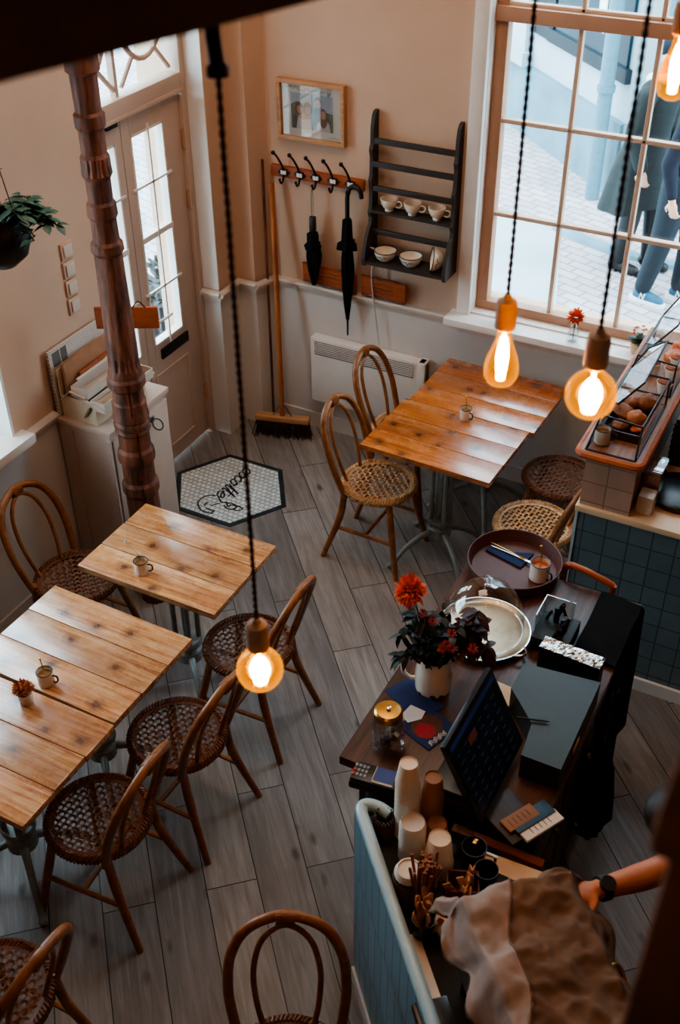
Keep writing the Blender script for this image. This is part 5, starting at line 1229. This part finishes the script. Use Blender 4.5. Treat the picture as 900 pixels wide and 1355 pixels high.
t = thing('linen_cloth', 'crumpled beige linen cloth draped over the coffee machine', 'cloth', (MC.x, MC.y, ZC), TH)
def drape(u, v):
    ex = max(0, abs(u)-.29); ey = max(0, abs(v)-.145)
    e = math.hypot(ex, ey); n = Vector((u*5, v*5, 1.7))
    wr = .026*NZ.noise(n)+.024*(.5-abs(NZ.noise(n*2.1+Vector((5, 2, 0)))))+.014*(.3-abs(NZ.noise(n*4.6)))+.004*NZ.noise(n*9)+.01*math.sin((u+v*.6)*26+3*NZ.noise(n))*NZ.noise(n*.8+Vector((3, 1, 0)))
    uu = u if ex == 0 else math.copysign(.29+ex*.4, u); vv = v if ey == 0 else math.copysign(.145+ey*.42, v)
    fold = .02*math.sin((u if ey > 0 else v)*34+2*NZ.noise(n))*min(1, e*8)
    return Vector((uu+(fold if ex > 0 else 0), vv+(fold if ey > 0 else 0), .39+wr*1.3-e*.86))
rows = [[drape(-.42+.86*i/110, -.27+.57*j/80) for j in range(81)] for i in range(111)]
b = MB(); b.grid(rows); o = b.build('cloth', 'cloth', t, angle=80); sm = o.modifiers.new('thickness', 'SOLIDIFY'); sm.thickness = .003
rows = []
for i in range(50):
    row = []
    for j in range(36):
        w = i/49; a = j/35; u = -.41+.62*w; ed = -.055+.05*math.sin(w*3.3+.4)-.10*w+.02*math.sin(w*11)
        v = -.262+(ed+.262)*a; p = drape(u, v); row.append(p+Vector((0, -.004, .009+.008*NZ.noise(Vector((u*9, v*9, 8))))))
    rows.append(row)
b = MB(); b.grid(rows); fl_ = b.build('folded_flap', plain('pale linen', '9d8f8a', .95, spec=.15, var=.12, scale=12, bump=.2), t, angle=80)
b = MB(); b.tube([r_[-1] for r_ in rows], .0035, 6); b.build('hem', 'cloth', fl_)

# ------------------------------------------------------------------ tiled pastry counter
ZT = .93
t = thing('tiled_counter', 'dark blue tiled counter with pale wooden top under the window', 'counter', (.67, 4.5, 0))
b = MB(); b.box((0, 0, .45), (3.06, 1.32, .9)); b.build('tiled_body', 'bluetile', t, smooth=False)
b = MB(); b.box((0, -.005, .915), (3.09, 1.33, .03), .006); b.build('worktop', 'creamtop', t); b = MB(); b.box((0, -.668, .035), (3.06, .016, .07)); b.build('plinth', 'whitetrim', t, smooth=False)
b = MB(); b.box((-1.535, -.655, .45), (.012, .02, .9)); b.build('corner_strip', 'rimblue', t, smooth=False)
t = thing('display_plinth', 'cream tiled block carrying the pastry plank on the tiled counter', 'plinth', (-.755, 4.45, ZT)); MB().box((0, 0, .12), (.215, 1.2, .24)).build('block', 'creamtile', t, smooth=False)
t = thing('display_plank', 'long reddish brown plank with rounded corner under the glass cases', 'plank', (-.765, 4.45, ZT+.24))
c_ = [(-.135, .6), (-.135, -.575)]+[(-.105-.03*math.cos(a*PI/10), -.58-.03*math.sin(a*PI/10)) for a in range(6)]+[(.1+.03*math.sin(a*PI/10), -.58-.03*math.cos(a*PI/10)) for a in range(6)]+[(.13, .6)]
MB().prism(c_[::-1], 0, .03).build('plank', 'plankwood', t, smooth=False); b = MB(); b.tube([(p[0], p[1], .015) for p in c_], .017, 8); b.build('edge', 'plaque', t)
ZP = ZT+.27
def case(label, y0, y1):
    t = thing('glass_case', label, 'display case', (0, 0, 0)); x0, x1 = -.872, -.665; zt = 1.33
    Bc = [(x0, y0, ZP), (x1, y0, ZP), (x1, y1, ZP), (x0, y1, ZP)]; Tc = [(x0+.025, y0+.08, zt), (x1-.005, y0+.06, zt), (x1, y1, zt), (x0+.025, y1, zt)]
    b = MB()
    for k in range(4):
        b.tube([Bc[k], Bc[(k+1) % 4]], .006, 6); b.tube([Tc[k], Tc[(k+1) % 4]], .0045, 6); b.tube([Bc[k], Tc[k]], .0045, 6)
    b.build('frame', 'enamelrim', t)
    b = MB()
    for k in range(4): b.poly([Bc[k], Bc[(k+1) % 4], Tc[(k+1) % 4], Tc[k]])
    b.build('glazing', 'clear', t, smooth=False)
    ld = [(x0+.03, y0+.2, zt+.004), (x0+.03, y0+.5, zt+.01), (x0+.075, y0+.6, zt+.07), (x1-.06, y0+.6, zt+.12), (x1-.055, y0+.2, zt+.12), (x0+.08, y0+.11, zt+.05)]
    b = MB(); b.poly(ld); l_ = b.build('lid', 'smoke', t, smooth=False); b = MB()
    for k in range(6): b.tube([ld[k], ld[(k+1) % 6]], .0045, 6)
    b.build('lid_frame', 'enamelrim', l_); return t
case('open glass case of brown buns at the front of the plank', 3.86, 4.35); case('open glass case of crumble muffins behind the bun case', 4.42, 4.92)
q = onz(795, 588, ZP); enamel_mug('white enamel mug inside the front corner of the bun case', (q.x+.0, max(q.y, 3.93), ZP+.008), .2, 'case mug', 'jam', False, 1.05)
def bun(label, x, y, z, r, mat, sc=(1, 1, .75), seed=0, group='buns in the front glass case', nm='bread_bun', cat='bun'):
    u = thing(nm, label, cat, (x, y, z), seed, group); b = MB()
    b.ball((0, 0, r*sc[2]), r, 28, sc); b.v = [v*(1+.09*NZ.noise(v*45+Vector((seed*3, 0, 0)))+.05*NZ.noise(v*110)) for v in b.v]
    b.build('crust', mat, u, angle=180); return u
b = MB(); MBt = thing('bun_tray', 'dark wooden tray under the buns in the front glass case', 'tray', (-.765, 4.14, ZP)); opentray(b, (0, 0, .02), (.17, .3, .04), .008); b.build('tray', 'darkwood', MBt, smooth=False)
for k, (x, y, z, r, mat, lb, sc) in enumerate(((843, 549, 1.24, .042, 'bread', 'smooth golden bun at the front of the glass case', (1, 1, .8)), (826, 540, 1.235, .05, 'breaddark', 'dark crusty pastry on the window side of the case', (.8, 1.2, .6)), (858, 527, 1.24, .045, 'breaddark', 'dark glazed bun at the back of the glass case', (1.1, 1, .8)), (822, 556, 1.235, .036, 'breaddark', 'small dark crusty piece at the front of the case', (1, 1, .6)), (845, 562, 1.22, .03, 'orangefruit', 'flat orange slice in front of the golden bun', (1.3, .8, .35)), (838, 528, 1.24, .04, 'breaddark', 'knotted dark roll between the crusty pastry and the glazed bun', (1, .9, .7)))):
    q = onz(x, y, z+.02); bun(lb, min(max(q.x, -.83), -.7), min(max(q.y, 4.02), 4.26), ZP+.01, r, mat, sc, k)
for k, (x, y, lb) in enumerate(((866, 476, 'crumble muffin in a pale paper case, nearest the open lid'), (897, 470, 'crumble muffin in a pale paper case, farthest back at the photo edge'), (891, 484, 'crumble muffin in a pale paper case, middle of the row'), (884, 503, 'crumble muffin in a pale paper case, front of the row'))):
    q = onz(x, y, 1.27); u = thing('crumble_muffin', lb, 'muffin', (min(q.x, -.70), min(q.y, 4.85), ZP), 0, 'muffins in the rear glass case')
    MB().lathe([(.024, 0), (.036, .06), (.034, .06), (.022, .004), (0, .004)], 24, rf=lambda r, z, a: r*(1+.03*math.cos(a*24))).build('paper_case', 'enamel', u)
    b = MB(); b.ball((0, 0, .056), .033, 24, (1, 1, .4)); b.v = [v+Vector((0, 0, .006*NZ.noise(v*150))) for v in b.v]; b.build('crumble', 'crumble', u)
q = onz(897, 437, 1.28)
for k, (dx, dy, dz) in enumerate(((0, 0, 0), (.01, .11, .0))):
    bun(('glazed orange cake behind the muffins in the rear case', 'glazed orange cake farthest back in the rear case')[k], -.715+dx, 4.72+dy, ZP, .055, 'orangefruit', (1, 1, .7), 7+k, 'orange cakes', 'orange_cake', 'cake')
q = onz(852, 650, ZT)
t = thing('plastic_tub', 'clear plastic tub of pink granola beside the cream tiled block', 'tub', (-.605, 4.04, ZT))
b = MB(); opentray(b, (0, 0, .08), (.075, .12, .16), .003); b.build('tub', 'clear', t, smooth=False); b = MB(); b.box((0, 0, .085), (.066, .11, .13), .012); b.build('granola', 'pink', t); b = MB(); b.box((0, 0, .163), (.085, .13, .012), .005); b.build('lid', 'clear', t)
t = thing('white_tub', 'low white plastic tub with black oval tab in front of the granola', 'tub', (-.6, 3.93, ZT)); b = MB(); b.box((0, 0, .045), (.07, .08, .09), .012); b.build('tub', 'lid', t); b = MB(); b.ball((.045, .01, .07), .02, 12, (.4, .9, 1.4)); b.build('tab', 'black', t)
q = onz(893, 655, ZT)
t = thing('round_slate', 'round black stone hotplate on the pale counter top at the photo edge', 'hotplate', (q.x+.02, q.y, ZT)); MB().lathe([(.13, 0), (.14, .012), (.14, .03), (.13, .036), (0, .036)], 48).build('plate', 'slate', t)
t = thing('ribbed_crate', 'dark ribbed crate on the counter behind the hotplate', 'crate', (-.38, 4.52, ZT)); b = MB(); b.box((0, 0, .12), (.44, .42, .24), .006)
for k in range(7): b.box((0, -.212, .03+.03*k), (.44, .01, .012), .003); b.box((-.222, 0, .03+.03*k), (.01, .42, .012), .003)
b.build('crate', 'darkwood', t)
t = thing('steel_dish', 'shallow steel dish on top of the dark ribbed crate', 'dish', (-.48, 4.45, ZT+.24)); MB().lathe([(0, .006), (.07, .006), (.095, .03), (.1, .03), (.075, 0), (0, 0)], 32, cap=False).build('dish', 'chrome', t)

# ------------------------------------------------------------------ people
def limb(b, pts, rs, n=14, k=5): b.tube(smoothpath(pts, k), rs, n); b.ball(pts[0], rs[0], 12); b.ball(pts[-1], rs[-1], 12)
def hand(b, wrist, d, palm_n, s=1.0, curl=.5, thumb_side=1):
    d = Vector(d).normalized(); pn = Vector(palm_n); pn = (pn-d*pn.dot(d)).normalized(); sd = d.cross(pn)*thumb_side; w = Vector(wrist)
    R_ = Matrix((sd, d, pn)).transposed().to_4x4()
    b.ball(w+d*.045*s, .04*s, 14, (.95, 1.25, .42), R_)
    for i, (o, ln) in enumerate(((.028, .07), (.0095, .08), (-.0095, .074), (-.028, .056))):
        p0 = w+d*.078*s+sd*o*s; p1 = p0+(d*.45+pn*curl*.25).normalized()*ln*.45*s; p2 = p1+(d*.4+pn*curl).normalized()*ln*.32*s; p3 = p2+(d*.1+pn*curl*1.2).normalized()*ln*.23*s
        b.tube([p0, p1, p2, p3], [.0098*s, .0092*s, .0085*s, .007*s], 8); b.ball(p3, .0072*s, 8)
    p0 = w+d*.025*s+sd*.03*s; p1 = p0+(d*.6+sd*.75+pn*.25).normalized()*.038*s; p2 = p1+(d*.8+sd*.2+pn*.4).normalized()*.032*s
    b.tube([p0, p1, p2], [.0125*s, .0105*s, .0085*s], 8); b.ball(p2, .0085*s, 8)
def head(b, c, face, s=1.0):
    f = Vector(face).normalized(); sd = Vector((-f.y, f.x, 0)).normalized(); up = f.cross(sd)*-1 if f.cross(sd).z < 0 else f.cross(sd); c = Vector(c)
    R_ = Matrix((f, sd, up)).transposed().to_4x4()
    b.ball(c, .1*s, 20, (.98, .78, 1.12), R_); b.ball(c+f*.03*s-up*.055*s, .07*s, 16, (.95, .82, .95), R_)
    b.tube([c+f*.09*s+up*.015*s, c+f*.112*s-up*.018*s, c+f*.1*s-up*.025*s], [.008*s, .013*s, .009*s], 8)
    b.tube([c+f*.094*s-up*.052*s-sd*.018*s, c+f*.1*s-up*.052*s, c+f*.094*s-up*.052*s+sd*.018*s], .006*s, 6)
    for k in (-1, 1):
        b.ball(c+sd*k*.079*s-up*.01*s-f*.005*s, .022*s, 10, (.8, .35, 1.3), R_); b.ball(c+f*.086*s+sd*k*.03*s+up*.008*s, .013*s, 8, (.6, 1, .6), R_); b.ball(c+f*.088*s+sd*k*.03*s+up*.026*s, .014*s, 8, (.5, 1.2, .4), R_)
    return f, sd, up
def eyes(t, c, face, s=1.0):
    f = Vector(face).normalized(); sd = Vector((-f.y, f.x, 0)).normalized(); b = MB()
    for k in (-1, 1): b.ball(Vector(c)+f*.0935*s+sd*k*.03*s+Vector((0, 0, .008*s)), .008*s, 8)
    b.build('eyes', 'ink', t)
# barista behind the counter
px_, py_ = .18, 1.87
t = thing('person', 'dark haired person in dark clothes, bare forearm with black watch reaching to the cloth', 'person', (px_, py_, 0))
hc_ = Vector((-.19, -.07, 1.63)); fdir = Vector((-.5, -.1, -.86))
b = MB(); head(b, hc_, fdir); limb(b, [(-.1, -.03, 1.40), (-.16, -.06, 1.55)], [.055, .052])
limb(b, [(0, 0, .92), (-.01, 0, 1.12), (-.06, -.02, 1.30), (-.1, -.03, 1.41)], [.125, .115, .12, .06], 18)
el = Vector((-.225, .15, 1.2)); wr = Vector((-.385, -.035, 1.225))
limb(b, [(-.1, .14, 1.37), (-.12, .19, 1.29), tuple(el)], [.055, .048, .04]); limb(b, [tuple(el), tuple(el*.5+wr*.5+Vector((0, 0, -.006))), tuple(wr)], [.041, .037, .0265])
hand(b, wr, (-.75, -.65, .02), (.1, -.1, -1), 1.0, .35, 1)
limb(b, [(-.1, -.2, 1.37), (-.08, -.24, 1.2), (-.1, -.25, 1.08)], [.055, .046, .04]); limb(b, [(-.1, -.25, 1.08), (-.1, -.22, 1.05), (-.1, -.16, 1.06)], [.04, .034, .027]); hand(b, (-.1, -.16, 1.06), (.1, 1, .1), (-1, 0, 0), 1, .6, -1)
for sy in (-1, 1): limb(b, [(0, sy*.085, .92), (.01, sy*.09, .5), (.03, sy*.09, .09)], [.1, .062, .042]); limb(b, [(.04, sy*.09, .045), (-.08, sy*.1, .035)], [.045, .035])
remesh(b.build('body', 'skin', t), .0065, 3)
b = MB(); limb(b, [(0, 0, .8), (-.01, 0, 1.1), (-.06, -.02, 1.31), (-.095, -.03, 1.42)], [.145, .13, .135, .075], 20)
for sy in (-1, 1): limb(b, [(-.08, -.03+sy*.09, 1.37), (-.1, -.03+sy*.17, 1.365), (-.115, -.02+sy*.215, 1.28)], [.075, .066, .06])
remesh(b.build('shirt', 'darkshirt', t), .012, 4)
b = MB()
for sy in (-1, 1): limb(b, [(0, sy*.07, .92), (.01, sy*.09, .5), (.03, sy*.09, .12)], [.112, .076, .058])
remesh(b.build('trousers', 'black', t), .012, 3)
b = MB(); b.ball(hc_+Vector((.015, 0, .04)), .115, 24, (1.1, .92, 1.05)); b.ball(hc_+Vector((-.05, 0, .03)), .085, 20, (1, .95, .9)); limb(b, [hc_+Vector((.07, 0, 0)), hc_+Vector((.075, .0, -.12)), hc_+Vector((.06, .02, -.26))], [.085, .085, .05], 16)
for sy in (-1, 1): limb(b, [hc_+Vector((.01, sy*.07, .02)), hc_+Vector((.0, sy*.1, -.1)), hc_+Vector((.0, sy*.11, -.24))], [.04, .036, .022], 10)
b.v = [v+Vector((0, 0, 0))+Vector((1, 1, 0))*.006*NZ.noise(Vector((v.x*60, v.y*60, v.z*9))) for v in b.v]
remesh(b.build('hair', 'hair', t), .009, 2); eyes(t, hc_+Vector((.05, 0, -.07)), (-.5, -.1, -.4))
wd = (wr-el).normalized(); b = MB(); wc = wr-wd*.012; sdv = wd.orthogonal().normalized(); bi = wd.cross(sdv)
b.tube([wc-wd*.011, wc+wd*.011], .034, 20); w_ = b.build('watch_strap', 'black', t); b = MB(); up_ = (Vector((.25, -.25, 1))-wd*Vector((.25, -.25, 1)).dot(wd)).normalized(); b.tube([wc+up_*.026, wc+up_*.041], .021, 18); b.build('watch_case', 'black', w_)
# two passers-by in the street
gx, gy = -1.43, 7.97
t = thing('person', 'passer-by in navy jumper, grey blue jeans and blue sneakers walking past the window', 'person', (gx, gy, GZ), math.radians(-18))
b = MB(); hp_ = Vector((.05, 0, .92)); ch = Vector((.1, 0, 1.36)); hc2 = Vector((.14, 0, 1.63))
head(b, hc2, (1, 0, -.15)); limb(b, [(.1, 0, 1.42), (.125, 0, 1.54)], [.055, .052]); limb(b, [tuple(hp_), (.07, 0, 1.15), tuple(ch)], [.13, .125, .135], 18)
LG = [[(.05, .09, .92), (.12, .1, .52), (.1, .1, .1)], [(.05, -.09, .92), (.0, -.1, .5), (-.09, -.1, .09)]]
for P in LG: limb(b, P, [.095, .062, .045])
AR = [[(.1, .2, 1.38), (.12, .25, 1.12), (.26, .2, .95)], [(.1, -.2, 1.38), (.05, -.26, 1.12), (.12, -.27, .88)]]
for P in AR: limb(b, P[:2], [.052, .043]); limb(b, P[1:], [.042, .027])
hand(b, AR[0][2], (.5, -.1, -.6), (-.3, -1, 0), 1, .6); hand(b, AR[1][2], (.3, 0, -1), (0, 1, 0), 1, .6, -1)
remesh(b.build('body', 'skinpale', t), .008, 2)
b = MB(); limb(b, [(.04, 0, .86), (.07, 0, 1.12), (.1, 0, 1.38), (.11, 0, 1.47)], [.155, .15, .165, .07], 20)
for P in AR: limb(b, P[:2], [.07, .06]); limb(b, [P[1], tuple(Vector(P[1])*.15+Vector(P[2])*.85)], [.058, .042])
remesh(b.build('jumper', 'navy', t), .012, 3)
b = MB()
for P in LG: limb(b, [P[0], P[1], tuple(Vector(P[1])*.06+Vector(P[2])*.94)], [.118, .085, .066])
remesh(b.build('jeans', 'denim', t), .012, 2)
b = MB(); b.ball(hc2+Vector((-.015, 0, .03)), .108, 20, (1.05, .86, 1.0)); b.build('hair', 'hair', t)
for k, P in enumerate(LG):
    an = Vector(P[2]); b = MB(); rzs = 0
    b.ball(an+Vector((.0, 0, -.01)), .05, 14, (1, .85, .9)); limb(b, [tuple(an+Vector((-.03, 0, -.045))), tuple(an+Vector((.06, 0, -.045))), tuple(an+Vector((.16, 0, -.058)))], [.042, .046, .036]); sh = remesh(b.build('sneaker', 'sneaker', t), .006, 3)
    b = MB(); pr_ = [(-.085, -.03), (-.07, -.042), (.05, -.048), (.17, -.045), (.205, -.02), (.205, .02), (.17, .045), (.05, .046), (-.07, .042), (-.085, .03)]
    b.prism([(an.x+p[0], an.y+p[1]) for p in pr_], an.z-.1 if an.z > .095 else 0, an.z-.062); b.build('sole', 'solewhite', sh)
    b = MB(); y = an.y-.049; x0, z0 = an.x+.035, an.z-.055
    b.tube([(x0-.02, y, z0), (x0-.012, y, z0+.045), (x0+.014, y, z0), (x0+.022, y, z0+.045)], .006, 6); lt = b.build('letter_patch', 'solewhite', sh); lt['label'] = 'white letter N'
gx, gy = -1.80, 8.42
t = thing('person', 'passer-by in a long olive grey coat, dark cap and cream scarf beyond the navy jumper', 'person', (gx, gy, GZ), math.radians(-12))
b = MB(); hc3 = Vector((.1, 0, 1.66)); head(b, hc3, (1, -.1, -.1)); limb(b, [(.05, 0, 1.44), (.085, 0, 1.57)], [.058, .054]); limb(b, [(0, 0, .95), (.03, 0, 1.18), (.05, 0, 1.4)], [.13, .13, .13], 18)
LG = [[(0, .09, .95), (.1, .1, .52), (.12, .1, .1)], [(0, -.09, .95), (.02, -.1, .52), (-.04, -.1, .1)]]
for P in LG: limb(b, P, [.095, .062, .045])
AR = [[(.05, .21, 1.4), (.05, .27, 1.14), (.16, .25, .9)], [(.05, -.21, 1.4), (.02, -.28, 1.14), (.13, -.29, .9)]]
for P in AR: limb(b, P[:2], [.052, .043]); limb(b, P[1:], [.042, .027]); hand(b, P[2], (.3, 0, -1), (0, 1 if P[0][1] < 0 else -1, 0), 1, .6, -1 if P[0][1] < 0 else 1)
remesh(b.build('body', 'skinpale', t), .008, 2)
b = MB()
prof = [(0.0, .52), (.0, .8), (.02, 1.1), (.04, 1.3), (.055, 1.42), (.06, 1.5)]; rad = [.25, .215, .175, .185, .17, .07]
vs = []; n = 32
for (cx_, z), r in zip(prof, rad):
    for k in range(n):
        a = 2*PI*k/n; fl2 = 1+(.1*math.cos(a*5+1) if z < .9 else 0); back = (-.16 if math.cos(a) < 0 else 0)*max(0, (1.0-z))*abs(math.cos(a))
        vs.append((cx_+r*.8*fl2*math.cos(a)+back, r*1.12*fl2*math.sin(a), z+(.05*math.cos(a) if z < .6 else 0)))
b.add(vs, [(i*n+k, i*n+(k+1) % n, (i+1)*n+(k+1) % n, (i+1)*n+k) for i in range(len(prof)-1) for k in range(n)]); b.build('coat_skirt', 'olive', t)
b = MB()
for P in AR: limb(b, P[:2], [.075, .066]); limb(b, [P[1], tuple(Vector(P[1])*.12+Vector(P[2])*.88)], [.064, .055])
limb(b, [(.05, -.15, 1.42), (.05, .15, 1.42)], [.085, .085]); remesh(b.build('coat_sleeves', 'olive', t), .012, 3)
b = MB()
for P in LG: limb(b, P, [.115, .08, .06])
remesh(b.build('trousers', 'black', t), .012, 2)
b = MB(); b.tube([(.06+.085*math.cos(a*PI/10), .095*math.sin(a*PI/10), 1.49+.02*math.cos(a*PI/10)) for a in range(20)], .042, 10, closed=True); b.build('scarf', 'creamknit', t)
b = MB(); b.ball(hc3+Vector((-.01, 0, .045)), .108, 20, (1.02, .86, .75)); b.tube([hc3+Vector((.07, 0, .055)), hc3+Vector((.16, 0, .04))], [.06, .05], 12, flat=.15); b.build('cap', 'navy', t)
for P in LG: an = Vector(P[2]); b = MB(); limb(b, [tuple(an+Vector((-.03, 0, -.04))), tuple(an+Vector((.15, 0, -.06)))], [.048, .038]); b.build('shoe', 'black', t)

# ------------------------------------------------------------------ light
W = bpy.data.worlds.new('world'); bpy.context.scene.world = W; W.use_nodes = True
wn = W.node_tree.nodes; wl = W.node_tree.links; bg = wn['Background']
tc = wn.new('ShaderNodeTexCoord'); sx = wn.new('ShaderNodeSeparateXYZ'); rp = wn.new('ShaderNodeValToRGB'); wl.new(tc.outputs['Generated'], sx.inputs[0]); wl.new(sx.outputs[2], rp.inputs[0])
rp.color_ramp.elements[0].color = (.55, .82, .93, 1); rp.color_ramp.elements[1].color = (.72, .88, 1, 1); wl.new(rp.outputs[0], bg.inputs[0]); bg.inputs[1].default_value = 9.0
def area(name, loc, target, sx_, sy_, e, c, spread=PI):
    l = bpy.data.lights.new(name, 'AREA'); l.shape = 'RECTANGLE'; l.size = sx_; l.size_y = sy_; l.energy = e; l.color = c; l.spread = spread
    o = bpy.data.objects.new(name, l); COL.objects.link(o); o.location = loc; o.rotation_euler = (Vector(target)-Vector(loc)).to_track_quat('-Z', 'Y').to_euler(); return o
area('ceiling_fill', (-1.9, 3.4, 4.6), (-2.1, 3.8, 0), 1.6, 1.6, 36, (1, .76, .56))  # unseen overhead area light, added as warm fill
area('gallery_fill', (-.6, -.9, 4.4), (-2.2, 4.6, 1.6), 1.0, .8, 6, (1, .7, .5))  # weak fill light added behind the camera, no fitting modelled
area('counter_fill', (.9, 3.0, 3.6), (-.5, 3.2, .9), .5, .5, 3, (1, .6, .35))  # out-of-view area light added as fill over the counters
sc_ = bpy.context.scene
sc_.view_settings.view_transform = 'AgX'
try: sc_.view_settings.look = 'AgX - Medium High Contrast'
except Exception: pass
sc_.view_settings.exposure = 0.38
sc_.cycles.max_bounces = 8; sc_.cycles.transparent_max_bounces = 16; sc_.cycles.diffuse_bounces = 4; sc_.cycles.sample_clamp_indirect = 6
